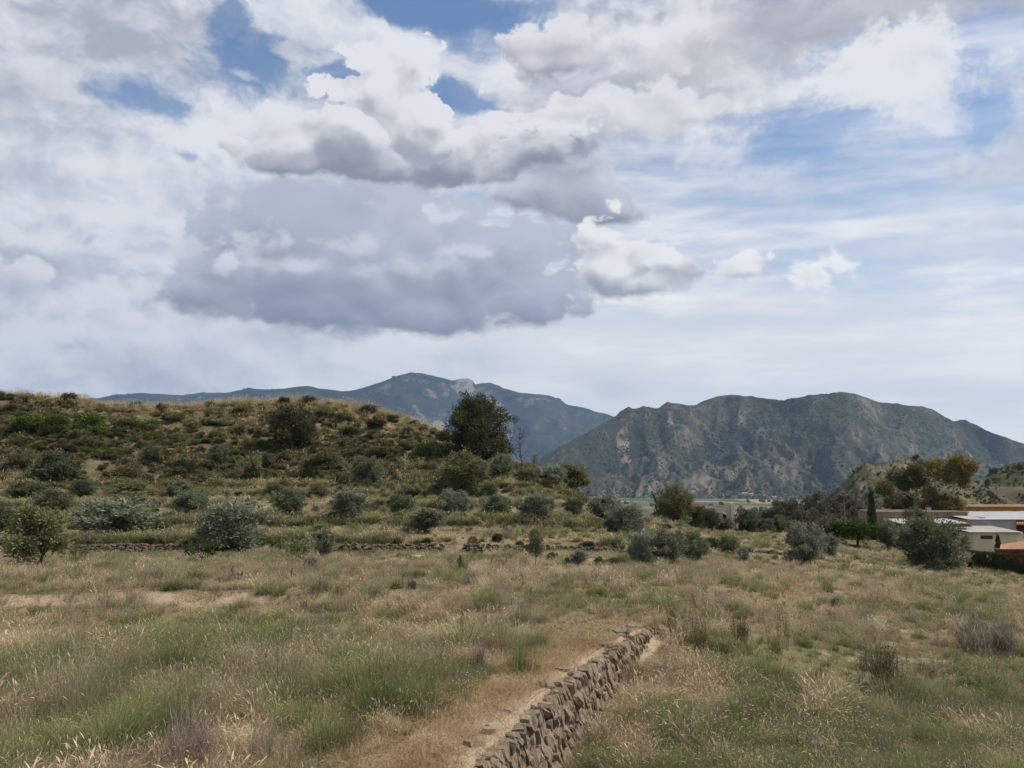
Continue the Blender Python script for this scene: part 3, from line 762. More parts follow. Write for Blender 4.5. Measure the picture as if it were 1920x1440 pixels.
# ------------------------------------------------------------------ plant meshes
class MB:
    """collects triangles and quads with a tint (0..1) and a position along the plant (0..1)"""
    def __init__(s): s.v = []; s.f = []; s.t = []; s.a = []; s.m = []; s.n = 0
    def add(s, V, Fq, tint, along=None, mi=0):
        V = np.asarray(V, float).reshape(-1, 3); k = len(V)
        s.v.append(V); s.f += [tuple(int(i) + s.n for i in q) for q in Fq]
        s.m += [mi] * len(Fq)
        s.t.append(np.broadcast_to(np.asarray(tint, float), (k,))); s.a.append(np.zeros(k) if along is None else np.broadcast_to(np.asarray(along, float), (k,)))
        s.n += k
    def mesh(s, name, mats):
        me = bpy.data.meshes.new(name)
        me.from_pydata([tuple(p) for p in np.concatenate(s.v)], [], s.f)
        for m in (mats if isinstance(mats, (list, tuple)) else [mats]): me.materials.append(m)
        me.polygons.foreach_set('material_index', np.array(s.m, np.int32))
        for k, d in (('tint', s.t), ('along', s.a)):
            a = me.attributes.new(k, 'FLOAT', 'POINT'); a.data.foreach_set('value', np.concatenate(d).astype(np.float32))
        me.update()
        return me

def blade(mb, rng, base, az, h, lean, width, droop=0.0, head=0.0, headw=3.0, tint=None, mi=0, hmi=None, segs=3):
    """one grass stalk: a narrow strip that leans, bends and may carry a seed head"""
    tint = rng.random() if tint is None else tint
    dirv = np.array([math.cos(az), math.sin(az), 0.0]); side = np.array([-math.sin(az), math.cos(az), 0.0])
    a = rng.uniform(0, 3.14); side = side * math.cos(a) + dirv * math.sin(a) * 0.6
    pts = []; 
    for i in range(segs + 1):
        t = i / segs
        pts.append(base + dirv * h * (lean * t + droop * t ** 3) + np.array([0, 0, h * (t - 0.5 * droop * t ** 4 - 0.25 * lean * lean * t)]))
    V = []; al = []
    for i, p in enumerate(pts):
        wd = width * (1 - 0.75 * i / segs)
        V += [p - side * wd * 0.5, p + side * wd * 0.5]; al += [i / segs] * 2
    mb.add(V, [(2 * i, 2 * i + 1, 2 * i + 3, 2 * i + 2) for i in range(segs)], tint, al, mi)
    if head > 0:
        d = pts[-1] - pts[-2]; d = d / np.linalg.norm(d); d2 = d + dirv * 0.5 * (droop + 0.2) - np.array([0, 0, droop * 0.6]); d2 /= np.linalg.norm(d2)
        p0 = pts[-1]; p1 = p0 + d * head * 0.5; p2 = p1 + d2 * head * 0.5; wd = width * headw
        mb.add([p0 - side * wd * .2, p0 + side * wd * .2, p1 - side * wd * .5, p1 + side * wd * .5, p2], [(0, 1, 3, 2), (2, 3, 4)], min(1, tint + 0.1), 1.0, mi if hmi is None else hmi)

def tuft_mesh(name, seed, kind, wk=1.0):
    rng = np.random.default_rng(seed); mb = MB(); R = rng.uniform
    if kind == 'dry':
        for _ in range(int(34 / wk ** 0.5)):
            a = R(0, 6.28); b = np.array([R(-.16, .16), R(-.16, .16), -0.02])
            blade(mb, rng, b, a if rng.random() < .5 else R(-0.6, 0.6), R(.18, .50), R(.05, .5), .0055 * wk, R(0, .7), head=R(.05, .10) if rng.random() < .42 else 0, headw=2.4 / wk ** 0.4)
    elif kind == 'green':
        for _ in range(int(60 / wk ** 0.5)):
            a = R(0, 6.28); r = abs(rng.normal(0, .10)); b = np.array([math.cos(a) * r, math.sin(a) * r, -0.02])
            blade(mb, rng, b, a, R(.22, .52), R(.1, .55), .0052 * wk, R(0, .4))
        for _ in range(5):
            a = R(0, 6.28); blade(mb, rng, np.array([R(-.1, .1), R(-.1, .1), 0]), a, R(.35, .55), R(.1, .4), .004 * wk, R(.1, .5), head=R(.04, .08), tint=1.0)
    elif kind == 'feather':
        for _ in range(int(80 / wk ** 0.5)):
            a = R(0, 6.28); r = abs(rng.normal(0, .13)); b = np.array([math.cos(a) * r, math.sin(a) * r, -0.02])
            blade(mb, rng, b, a, R(.25, .55), R(.1, .5), .0028 * wk, R(0, .2), head=R(.03, .06) if rng.random() < .35 else 0, headw=2.4)
    elif kind == 'litter':
        for _ in range(int(46 / wk ** 0.5)):
            a = R(0, 6.28); b = np.array([R(-.25, .25), R(-.25, .25), -0.005])
            blade(mb, rng, b, a, R(.04, .14), R(.4, 1.6), .005 * wk, R(0, .8), segs=2)
    elif kind in ('weed', 'twig'):
        for _ in range(9 if kind == 'weed' else 26):
            a = R(0, 6.28); h = R(.25, .55); ln = R(.05, .35 if kind == 'weed' else .6)
            b = np.array([R(-.06, .06), R(-.06, .06), -0.02])
            blade(mb, rng, b, a, h, ln, .007 * wk, 0)
            for k in range(5 if kind == 'weed' else 6):
                t = R(.35, 1.0); p = b + np.array([math.cos(a) * h * ln * t, math.sin(a) * h * ln * t, h * t * .95])
                blade(mb, rng, p, R(0, 6.28), R(.06, .18), R(.3, 1.0), .0045 * wk, 0, head=R(.015, .03) if kind == 'weed' else 0, headw=4, segs=2)
    elif kind == 'flower':
        for _ in range(int(20 / wk ** 0.5)):
            a = R(0, 6.28); b = np.array([R(-.2, .2), R(-.2, .2), -0.02]); h = R(.25, .48); ln = R(.05, .3)
            blade(mb, rng, b, a, h, ln, .005 * wk, 0)
            if rng.random() < .5:
                p = b + np.array([math.cos(a) * h * ln, math.sin(a) * h * ln, h * .97]); r = R(.008, .014) * wk ** 0.5
                ring = [p + r * np.array([math.cos(q), math.sin(q), .2]) for q in np.linspace(0, 6.28, 6)[:-1]]
                mb.add(ring + [p + np.array([0, 0, -r]), p + np.array([0, 0, r * .6])], [(i, (i + 1) % 5, 6) for i in range(5)] + [((i + 1) % 5, i, 5) for i in range(5)], R(0, 1), 1, 1)
    elif kind == 'esparto':
        for _ in range(150):
            a = R(0, 6.28); r = abs(rng.normal(0, .10)); b = np.array([math.cos(a) * r, math.sin(a) * r, -0.03])
            blade(mb, rng, b, a, R(.35, .8), R(.15, .75), .012 * wk, R(.1, .5))
        for _ in range(26):
            a = R(0, 6.28); blade(mb, rng, np.array([R(-.1, .1), R(-.1, .1), 0]), a, R(.8, 1.15), R(.05, .4), .007 * wk, R(0, .25), head=R(.12, .22), headw=3.0, tint=1.0)
    return mb

TUFTS = {}
_mats = {'dry': M_DRY, 'green': M_GREEN, 'feather': M_FEATHER, 'litter': M_LITTER, 'weed': M_WEED, 'twig': M_TWIG, 'flower': [M_GREEN, M_FLOWER], 'esparto': M_ESPARTO}
for lod, wk in (('near', 1.0), ('mid', 2.2), ('far', 5.0)):
    for kind in _mats:
        TUFTS[kind, lod] = [tuft_mesh('tuft', 100 + i * 7 + len(kind), kind, wk).mesh('%s_%s' % (kind, lod), _mats[kind]) for i in range(4)]

def scatter(name, P, meshes, idx, scl, rz, tilt=None, label=None, cat=None):
    """one object that carries many instances of a few meshes"""
    col = bpy.data.collections.new(name + '_set')
    for i, me in enumerate(meshes):
        col.objects.link(bpy.data.objects.new('%s_%03d' % (name, i), me))
    N = len(P)
    me = bpy.data.meshes.new(name); me.vertices.add(N); me.vertices.foreach_set('co', np.asarray(P, np.float32).reshape(-1))
    rot = np.zeros((N, 3), np.float32); rot[:, 2] = rz
    if tilt is not None: rot[:, :2] = tilt
    s = np.asarray(scl, np.float32)
    if s.ndim == 1: s = np.repeat(s[:, None], 3, 1)
    for k, ty, key, v in (('rot', 'FLOAT_VECTOR', 'vector', rot), ('scl', 'FLOAT_VECTOR', 'vector', s), ('idx', 'INT', 'value', np.asarray(idx, np.int32))):
        a = me.attributes.new(k, ty, 'POINT'); a.data.foreach_set(key, v.reshape(-1))
    ob = bpy.data.objects.new(name, me); COL.objects.link(ob)
    g = bpy.data.node_groups.new(name, 'GeometryNodeTree')
    g.interface.new_socket('Geometry', in_out='INPUT', socket_type='NodeSocketGeometry')
    g.interface.new_socket('Geometry', in_out='OUTPUT', socket_type='NodeSocketGeometry')
    gi = g.nodes.new('NodeGroupInput'); go = g.nodes.new('NodeGroupOutput')
    ci = g.nodes.new('GeometryNodeCollectionInfo'); ci.inputs['Collection'].default_value = col
    ci.inputs['Separate Children'].default_value = True; ci.inputs['Reset Children'].default_value = True
    ip = g.nodes.new('GeometryNodeInstanceOnPoints'); ip.inputs['Pick Instance'].default_value = True
    def na(nm, ty):
        q = g.nodes.new('GeometryNodeInputNamedAttribute'); q.data_type = ty; q.inputs['Name'].default_value = nm; return q.outputs[0]
    g.links.new(gi.outputs[0], ip.inputs['Points']); g.links.new(ci.outputs[0], ip.inputs['Instance'])
    g.links.new(na('idx', 'INT'), ip.inputs['Instance Index'])
    g.links.new(na('rot', 'FLOAT_VECTOR'), ip.inputs['Rotation']); g.links.new(na('scl', 'FLOAT_VECTOR'), ip.inputs['Scale'])
    g.links.new(ip.outputs[0], go.inputs[0])
    md = ob.modifiers.new('scatter', 'NODES'); md.node_group = g
    tag(ob, label, cat, kind='stuff')
    return ob

# ------------------------------------------------------------------ woody plants
def tube(mb, pts, rad, sides=6, tint=0.5, mi=0):
    pts = [np.asarray(p, float) for p in pts]; V = []
    for i, p in enumerate(pts):
        d = pts[min(i + 1, len(pts) - 1)] - pts[max(i - 1, 0)]; d = d / (np.linalg.norm(d) + 1e-9)
        a = np.cross(d, [0.3, 0.9, 0.1]); a /= np.linalg.norm(a); b = np.cross(d, a)
        for k in range(sides):
            q = 2 * math.pi * k / sides; V.append(p + rad[i] * (a * math.cos(q) + b * math.sin(q)))
    Fq = [(i * sides + k, i * sides + (k + 1) % sides, (i + 1) * sides + (k + 1) % sides, (i + 1) * sides + k) for i in range(len(pts) - 1) for k in range(sides)]
    mb.add(V, Fq, tint, 0, mi)
def limbs(mb, rng, h0, spread, n, r0, top=0.75, lean=0.0, stems=1):
    """a short crooked trunk that forks into limbs"""
    ends = []
    for s in range(stems):
        bx, by = (rng.uniform(-.08, .08), rng.uniform(-.08, .08)) if stems > 1 else (0, 0)
        p = [np.array([bx, by, -0.06])]; d = np.array([lean + rng.uniform(-.15, .15), rng.uniform(-.15, .15), 1.0])
        for i in range(3): p.append(p[-1] + d * h0 / 2.6 + np.array([rng.uniform(-.02, .02), rng.uniform(-.02, .02), 0]))
        tube(mb, p, [r0, r0 * .85, r0 * .75, r0 * .6], 7)
        for k in range(n):
            a = 2 * math.pi * (k + rng.uniform(-.3, .3)) / n; q = [p[-1] - np.array([0, 0, .02])]
            e = np.array([math.cos(a) * spread * rng.uniform(.5, 1), math.sin(a) * spread * rng.uniform(.5, 1), rng.uniform(h0 + .15, top)])
            m = q[0] * .5 + e * .5 + np.array([rng.uniform(-.05, .05), rng.uniform(-.05, .05), -.04]); q += [m, e]
            tube(mb, q, [r0 * .5, r0 * .33, r0 * .12], 5)
            for _ in range(2):
                e2 = e + np.array([rng.uniform(-.16, .16), rng.uniform(-.16, .16), rng.uniform(.02, .16)]); tube(mb, [m, (m + e2) * .5 + .02, e2], [r0 * .28, r0 * .18, r0 * .06], 4)
            ends.append(e)
    return ends
def crown(mb, rng, lobes, clumps, per, size, asp=0.33, up=0.3, sig=0.05, hang=0.0, shell=0.45, tint_up=0.0):
    """leaves in clumps spread through the lobes' volume; lobes are (x, y, z, rx, ry, rz)"""
    lobes = np.array(lobes, float); wgt = lobes[:, 3] * lobes[:, 4] * lobes[:, 5]; wgt = wgt ** .7 / (wgt ** .7).sum()
    li = rng.choice(len(lobes), clumps, p=wgt)
    d = rng.normal(size=(clumps, 3)); d /= np.linalg.norm(d, axis=1)[:, None]
    r = rng.random(clumps) ** shell
    L = lobes[li]; C = L[:, :3] + d * r[:, None] * L[:, 3:6]
    N = clumps * per
    cl = np.repeat(np.arange(clumps), per)
    csz = rng.uniform(.6, 1.5, clumps)
    off = rng.normal(size=(N, 3)) * sig * csz[cl][:, None]
    Pp = C[cl] + off
    o = d[cl] * .7 + off / (sig + 1e-6) * .45 + rng.normal(size=(N, 3)) * .55; o[:, 2] += up - hang
    o /= np.linalg.norm(o, axis=1)[:, None]
    s = np.cross(o, rng.normal(size=(N, 3))); s /= np.linalg.norm(s, axis=1)[:, None]
    ln = size * rng.uniform(.6, 1.35, N)[:, None]; wd = ln * asp
    V = np.stack([Pp, Pp + o * ln * .5 + s * wd * .5, Pp + o * ln, Pp + o * ln * .5 - s * wd * .5], 1).reshape(-1, 3)
    ct = rng.random(clumps)
    t = np.clip(ct[cl] * .65 + rng.random(N) * .5 - .08, 0, 1)
    base = mb.n
    mb.v.append(V); mb.t.append(np.repeat(t, 4)); mb.a.append(np.zeros(4 * N))
    q = (np.arange(N)[:, None] * 4 + np.arange(4)[None, :] + base)
    mb.f += [tuple(x) for x in q.tolist()]; mb.m += [0] * N; mb.n += 4 * N

TREES = {}
def olive_proto(seed, mat, stems=1, low=0.10, n=10500, size=0.060, wide=1.0, tall=False):
    rng = np.random.default_rng(seed); tb = MB(); cb = MB()
    limbs(tb, rng, 0.20, 0.30, 4, 0.035, 0.75, 0, stems)
    lobes = [(rng.uniform(-.07, .07), rng.uniform(-.05, .05), .50, .28, .28, .30)]
    for k in range(10):
        a = 6.28 * k / 10 + rng.uniform(-.4, .4); rr = rng.uniform(.16, .30)
        lobes.append((math.cos(a) * rr, math.sin(a) * rr, rng.uniform(low + .14, .74), rng.uniform(.09, .20), rng.uniform(.09, .20), rng.uniform(.09, .22)))
    for k in range(3): lobes.append((rng.uniform(-.2, .2), rng.uniform(-.2, .2), rng.uniform(.72, .82), .13, .13, .16))
    for k in range(26):                                  # long shoots that break the outline
        a = rng.uniform(0, 6.28); el_ = rng.uniform(-.1, 1.3); rr = rng.uniform(.34, .47)
        lobes.append((math.cos(a) * math.cos(el_) * rr, math.sin(a) * math.cos(el_) * rr, .50 + math.sin(el_) * rr * .95, .045, .045, rng.uniform(.05, .12)))
    keep = [l for l in lobes if l[3] < .06 or rng.random() > .12]
    crown(cb, rng, keep, n // 55, 55, size, .34, .55, .034, shell=.42)
    return tb.mesh('olive_trunk', M_BARK), cb.mesh('olive_crown', mat)
TREES['olive'] = [olive_proto(s, M_OLIVE, 1 + s % 2) for s in (1, 2, 3, 4)]
TREES['silver'] = [olive_proto(s, M_SILVER, 1 + s % 2) for s in (11, 12, 13)]
def standard_proto(seed, mat, n=11000):
    """an olive grown on one clear trunk"""
    rng = np.random.default_rng(seed); tb = MB(); cb = MB()
    limbs(tb, rng, 0.26, 0.30, 5, 0.030, 0.75, .05, 1)
    lobes = [(0, 0, .60, .30, .30, .26)]
    for k in range(12):
        a = 6.28 * k / 12 + rng.uniform(-.4, .4); rr = rng.uniform(.18, .33)
        lobes.append((math.cos(a) * rr, math.sin(a) * rr, rng.uniform(.32, .78), rng.uniform(.10, .18), rng.uniform(.10, .18), rng.uniform(.09, .17)))
    for k in range(4): lobes.append((rng.uniform(-.2, .2), rng.uniform(-.2, .2), rng.uniform(.78, .88), .11, .11, .12))
    crown(cb, rng, lobes, n // 55, 55, .055, .36, .5, .034, shell=.42)
    return tb.mesh('olive_trunk', M_BARK), cb.mesh('olive_crown', mat)
TREES['standard'] = [standard_proto(401, M_OLIVEY), standard_proto(402, M_OLIVE)]
def round_proto(seed, mat, n=13000):
    """an unpruned olive: leafy down to the ground, lumpy outline"""
    rng = np.random.default_rng(seed); tb = MB(); cb = MB()
    limbs(tb, rng, 0.14, 0.30, 5, 0.035, 0.7, 0, 2)
    lobes = [(0, 0, .46, .34, .34, .38)]
    for k in range(12):
        a = 6.28 * k / 12 + rng.uniform(-.3, .3); z = rng.uniform(.16, .70); rr = .34 * (1 - .5 * abs(z - .4))
        lobes.append((math.cos(a) * rr, math.sin(a) * rr, z, rng.uniform(.11, .19), rng.uniform(.11, .19), rng.uniform(.12, .2)))
    for k in range(5): lobes.append((rng.uniform(-.25, .25), rng.uniform(-.25, .25), rng.uniform(.70, .86), .11, .11, .13))
    for k in range(24):
        a = rng.uniform(0, 6.28); el_ = rng.uniform(.0, 1.3); rr = rng.uniform(.38, .48)
        lobes.append((math.cos(a) * math.cos(el_) * rr, math.sin(a) * math.cos(el_) * rr, .48 + math.sin(el_) * rr, .04, .04, .09))
    crown(cb, rng, lobes, n // 60, 60, .055, .34, .55, .034, shell=.40)
    return tb.mesh('olive_trunk', M_BARK), cb.mesh('olive_crown', mat)
TREES['round'] = [round_proto(301, M_OLIVE), round_proto(302, M_SILVER), round_proto(303, M_OLIVE), round_proto(304, M_OLIVEY), round_proto(305, M_SILVER), round_proto(306, M_SCRUB)]
TREES['yellow'] = [olive_proto(s, M_OLIVEY, 1) for s in (21, 22)]
def bush_proto(seed, mat, n=3600, size=.085, dome=True, asp=.4, up=.4, sig=.06, gaps=0.45):
    rng = np.random.default_rng(seed); tb = MB(); cb = MB()
    limbs(tb, rng, 0.10, 0.33, 5, 0.022, 0.6, 0, 2)
    lobes = [(0, 0, .42, .36, .36, .38)]
    for k in range(6):
        a = 6.28 * k / 6 + rng.uniform(-.5, .5); lobes.append((math.cos(a) * .27, math.sin(a) * .27, rng.uniform(.2, .6), .18, .18, .22))
    crown(cb, rng, lobes, n // 30, 30, size, asp, up, sig, shell=gaps)
    return tb.mesh('bush_stem', M_BARK), cb.mesh('bush_crown', mat)
TREES['scrub'] = [bush_proto(s, M_SCRUB) for s in (31, 32, 33)]
TREES['bright'] = [bush_proto(s, M_BRIGHT, 5000, .07, asp=.55) for s in (41, 42)]
TREES['dark'] = [bush_proto(s, M_DARK, 5000, .065) for s in (51, 52)]
TREES['dead'] = [bush_proto(s, M_DEAD, 1500, .10, asp=.10, sig=.09) for s in (61,)]
def sapling_proto(seed, mat, n=1100, size=.085):
    rng = np.random.default_rng(seed); tb = MB(); cb = MB()
    tube(tb, [(0, 0, -.05), (.02, 0, .3), (0, .01, .62), (.01, 0, .92)], [.022, .018, .012, .004], 5)
    for k in range(9):
        a = k * 2.4; z = .32 + .06 * k; tube(tb, [(.01, 0, z), (math.cos(a) * .2, math.sin(a) * .2, z + .10), (math.cos(a) * .36 * (1.1 - .05 * k), math.sin(a) * .36 * (1.1 - .05 * k), z + .2)], [.010, .007, .003], 4)
    crown(cb, rng, [(0, 0, .66, .30, .30, .30), (.14, .1, .5, .2, .2, .14), (-.15, -.08, .56, .2, .2, .16), (0, 0, .88, .15, .15, .12)], n // 14, 14, size, .36, .4, .045, shell=.6)
    return tb.mesh('sapling_trunk', M_BARK), cb.mesh('sapling_crown', mat)
TREES['sapling'] = [sapling_proto(71, M_OLIVE, 3200, .075), sapling_proto(72, M_DARK, 700), sapling_proto(73, M_OLIVEY, 420)]
def umbrella_proto(seed, mat, n=6000, size=.05, z=.66):
    rng = np.random.default_rng(seed); tb = MB(); cb = MB()
    limbs(tb, rng, 0.30, 0.34, 5, 0.03, 0.7, .1)
    lobes = [(0, 0, z, .40, .40, .26)]
    for k in range(8):
        a = 6.28 * k / 8 + rng.uniform(-.3, .3); lobes.append((math.cos(a) * .33, math.sin(a) * .33, rng.uniform(z - .22, z + .08), .17, .17, .17))
    crown(cb, rng, lobes, n // 40, 40, size, .55, .35, .045)
    return tb.mesh('tree_trunk', M_BARK), cb.mesh('tree_crown', mat)
TREES['citrus'] = [umbrella_proto(81, M_CITRUS, 9000)]
TREES['almond'] = [umbrella_proto(82, M_OLIVEY, 2600, .06, .74), umbrella_proto(83, M_DARK, 1500, .06, .72)]
def pine_proto(seed, n=26000):
    rng = np.random.default_rng(seed); tb = MB(); cb = MB()
    tube(tb, [(0, 0, -.05), (.03, .02, .2), (.01, 0, .45), (.04, .01, .7), (.02, 0, .92)], [.035, .03, .024, .016, .006], 8)
    lobes = []
    for k in range(34):
        z = .16 + .76 * (k + .5) / 34; a = k * 2.4 + rng.uniform(-.3, .3)
        R_ = .46 * (1 - ((z - .42) / .62) ** 2) if z > .42 else .40
        rr = R_ * rng.uniform(.35, .85)
        lobes.append((math.cos(a) * rr, math.sin(a) * rr, z, rng.uniform(.12, .22), rng.uniform(.12, .22), rng.uniform(.07, .13)))
        tube(tb, [(.02, .01, z - .1), (math.cos(a) * rr * .6, math.sin(a) * rr * .6, z - .03), (math.cos(a) * rr, math.sin(a) * rr, z)], [.012, .008, .003], 5)
    crown(cb, rng, lobes, n // 50, 50, .042, .26, .5, .028, shell=.5)
    return tb.mesh('pine_trunk', M_BARK), cb.mesh('pine_crown', M_PINE)
TREES['pine'] = [pine_proto(91), pine_proto(92, 14000)]
def cypress_proto(seed, mat=None):
    rng = np.random.default_rng(seed); tb = MB(); cb = MB()
    tube(tb, [(0, 0, -.05), (0, 0, .5), (0, 0, .95)], [.06, .04, .01], 6)
    lobes = [(0, 0, z, .42 * (1 - .75 * ((z - .28) / .72) ** 1.6 if z > .28 else .9), .42 * (1 - .75 * ((z - .28) / .72) ** 1.6 if z > .28 else .9), .08) for z in np.linspace(.07, .95, 16)]
    crown(cb, rng, lobes, 260, 30, .06, .3, 1.6, .024, shell=.35)
    return tb.mesh('cypress_trunk', M_BARK), cb.mesh('cypress_crown', mat or M_DARK)
TREES['cypress'] = [cypress_proto(95)]

def plant(name, kind, var, loc, w, h, label, cat, group=None, rz=None, dy=1.0):
    tm, cm = TREES[kind][var % len(TREES[kind])]
    rz = random.uniform(-0.5, 0.5) if rz is None else rz
    o = empty(name, loc, rz, (w, w * dy, h))
    for nm, me in (('trunk', tm), ('crown', cm)):
        c = bpy.data.objects.new(nm, me); COL.objects.link(c); c.parent = o
    return tag(o, label, cat, group)
def tree(kind, var, px, row, wpx, hpx, label, name='olive_tree', cat='olive tree', group=None, rz=None, sink=0.0, dy=0.9, d=None):
    """stand a tree where the photograph shows its foot, at the size it has there"""
    if d is None: p = hit(px, row)
    else: p = Vector((U(px, row) * d, d, ground(U(px, row) * d, d)))
    k = p.y / F_PX
    h = hpx * k
    if d is not None: h = h + max(0, E(row) * d - p.z)
    p.z -= 0.02 + sink
    return plant(name, kind, var, p, wpx * k * 1.10, h * 1.06, label, cat, group, rz, dy)
# ------------------------------------------------------------------ dry stone walls
def stone_material():
    m, n, b = material('wall_stone', 0.92, 0.1)
    t = m.node_tree
    oi = t.nodes.new('ShaderNodeObjectInfo'); pos = t.nodes.new('ShaderNodeNewGeometry').outputs['Position']
    at = t.nodes.new('ShaderNodeAttribute'); at.attribute_name = 'tint'
    k = n.add(n.mul(oi.outputs['Random'], 0.75), n.mul(at.outputs['Fac'], 0.5))
    v = n.noise(pos, 14.0, 6, 0.65); f = n.noise(pos, 90.0, 4, 0.7)
    c = n.mix(n.lin(k, 0.1, 0.9), rgb(0.145, 0.112, 0.080), rgb(0.26, 0.208, 0.150))
    c = n.mix(n.lin(v, 0.45, 0.75), c, rgb(0.32, 0.265, 0.20))
    c = n.mix(n.step(v, 0.42, 0.30), c, rgb(0.095, 0.075, 0.055))
    c = n.mix(n.mul(n.step(f, 0.55, 0.72), 0.5), c, rgb(0.30, 0.265, 0.21))
    n._in(b.inputs['Base Color'], c)
    bp = t.nodes.new('ShaderNodeBump'); bp.inputs['Strength'].default_value = 0.8; bp.inputs['Distance'].default_value = 0.012
    n._in(bp.inputs['Height'], n.add(v, n.mul(f, 0.5))); n._in(b.inputs['Normal'], bp.outputs[0])
    return m
M_STONE = stone_material()
M_DARKSTONE = bark_material('dark_brown_stone', rgb(0.070, 0.052, 0.036), rgb(0.155, 0.118, 0.082))  # terrace walls: darker brown than the stone of the near wall
def stone_geo(seed):
    """a rough block: subdivided box, corners knocked off, every point pushed about"""
    rng = np.random.default_rng(seed)
    bm = bmesh.new(); bmesh.ops.create_cube(bm, size=1.0)
    bmesh.ops.subdivide_edges(bm, edges=bm.edges[:], cuts=1, use_grid_fill=True)
    sk = rng.uniform(-.18, .18, 4); bl = rng.uniform(.25, .5)
    for v in bm.verts:
        p = np.array(v.co); r = np.linalg.norm(p)
        p = p * (1 - bl) + p / r * 0.62 * bl
        p = p + rng.normal(0, .045, 3)
        p[0] += sk[0] * p[2]; p[1] += sk[1] * p[2]; p[0] *= 1 + sk[2] * p[1]
        v.co = p
    V = np.array([v.co[:] for v in bm.verts]); Fq = [[v.index for v in f.verts] for f in bm.faces]
    bm.free()
    return V, Fq
SGEO = [stone_geo(500 + i) for i in range(14)]
SMESH = []
for i, (V, Fq) in enumerate(SGEO):
    me = bpy.data.meshes.new('stone'); me.from_pydata([tuple(v) for v in V], [], Fq); me.materials.append(M_STONE)
    SMESH.append(me)

rs = np.random.default_rng(9)
wall_root = empty('dry_stone_wall', (float(wall_x(11.0)), 11.0, ground(wall_x(11.0) - 0.3, 11.0)))
tag(wall_root, 'dry stone retaining wall of slanted slabs beside the bare dirt path', 'stone wall')
bpy.context.view_layer.update()
_inv = Matrix.Translation(-wall_root.location)
stones = []
_ds = np.linspace(5.6, 16.2, 4000); _xs = wall_x(_ds)
_arc = np.concatenate([[0], np.cumsum(np.hypot(np.diff(_ds), np.diff(_xs)))])
def wall_at(s):
    d = float(np.interp(s, _arc, _ds)); x = float(wall_x(d)); d2 = d + 0.15
    tx, ty = float(wall_x(d2)) - float(wall_x(d - 0.15)), 0.30
    l = math.hypot(tx, ty); return x, d, tx / l, ty / l
def put_stone(s, z, size, tilt, yaw, out, mi, roll=0.0):
    x, d, tx, ty = wall_at(s)
    T = Vector((tx, ty, 0)); Nn = Vector((ty, -tx, 0)); Z = Vector((0, 0, 1))
    R = Matrix((T, Nn, Z)).transposed().to_4x4()
    M = Matrix.Translation(Vector((x, d, z)) + Nn * out) @ R @ Euler((roll, 0, 0)).to_matrix().to_4x4() @ Matrix.Rotation(tilt, 4, 'Y') @ Matrix.Rotation(yaw, 4, 'Z') @ Matrix.Diagonal((*size, 1))
    stones.append((d, M, mi))
L_ = _arc[-1]
course = 0; zrel = 0.0
for c in range(11):
    s = rs.uniform(0, .1)
    while s < L_:
        x, d, tx, ty = wall_at(s)
        zt = ground(x - 0.25, d) + 0.03; zb = ground(x + 0.35, d) - 0.05
        hgt = zt - zb
        ch = 0.146 + 0.007 * (5 - c)
        tk = min(.20, max(.038, rs.lognormal(-2.72, .42)))
        zc = zt - 0.12 - (c + 0.5) * ch + rs.uniform(-.03, .02) + 0.03 * (float(vnoise(s * 1.3, 2.0, 5)) - .5)
        if zc > zb - 0.04:
            f = (zt - zc) / max(hgt, .2)
            size = (tk * 1.25, rs.uniform(.18, .28), ch * rs.uniform(1.25, 1.60))
            put_stone(s, zc, size, -rs.normal(0.60, .19), rs.normal(0, .10), 0.030 + 0.15 * f + rs.normal(0, .018), int(rs.integers(0, 14)), rs.normal(0, .08))
        s += tk * rs.uniform(.92, 1.12)
# flat cap stones lying loose along the edge
for s in np.arange(0.4, L_, 0.30):
    s = s + rs.uniform(-.12, .12); x, d, tx, ty = wall_at(min(s, L_))
    if rs.random() < .22:
        put_stone(s, ground(x - 0.2, d) - 0.005, (rs.uniform(.14, .32), rs.uniform(.12, .26), rs.uniform(.05, .10)), rs.normal(.1, .12), rs.uniform(-1, 1), -rs.uniform(.0, .10), int(rs.integers(0, 14)))
# small stones strewn on the dirt edge
for i in range(22):
    s = rs.uniform(0, L_); x, d, tx, ty = wall_at(s); o_ = -rs.uniform(.15, 1.1)
    k = rs.uniform(.015, .045); put_stone(s, ground(x + o_, d) + k * .2, (k * 1.5, k, k * .8), rs.normal(0, .3), rs.uniform(0, 3), o_, int(rs.integers(0, 14)))
stones.sort(key=lambda q: abs(q[0] - 9.4) if q[0] > 7.0 else 50 - q[0])
for d, M, mi in stones[:296]:
    o = bpy.data.objects.new('stone', SMESH[mi]); COL.objects.link(o); o.parent = wall_root; o.matrix_local = _inv @ M
def join_stones(name, lst, parent, inv, mat=None):
    mb = MB()
    for M, mi, tn in lst:
        V, Fq = SGEO[mi]; A = np.array(inv @ M)
        mb.add(V @ A[:3, :3].T + A[:3, 3], Fq, tn)
    o = bpy.data.objects.new(name, mb.mesh(name, mat or M_STONE)); COL.objects.link(o); o.parent = parent
    return tag(o, kind='stuff')
join_stones('stonework', [(M, mi, rs.random()) for d, M, mi in stones[296:]], wall_root, _inv)

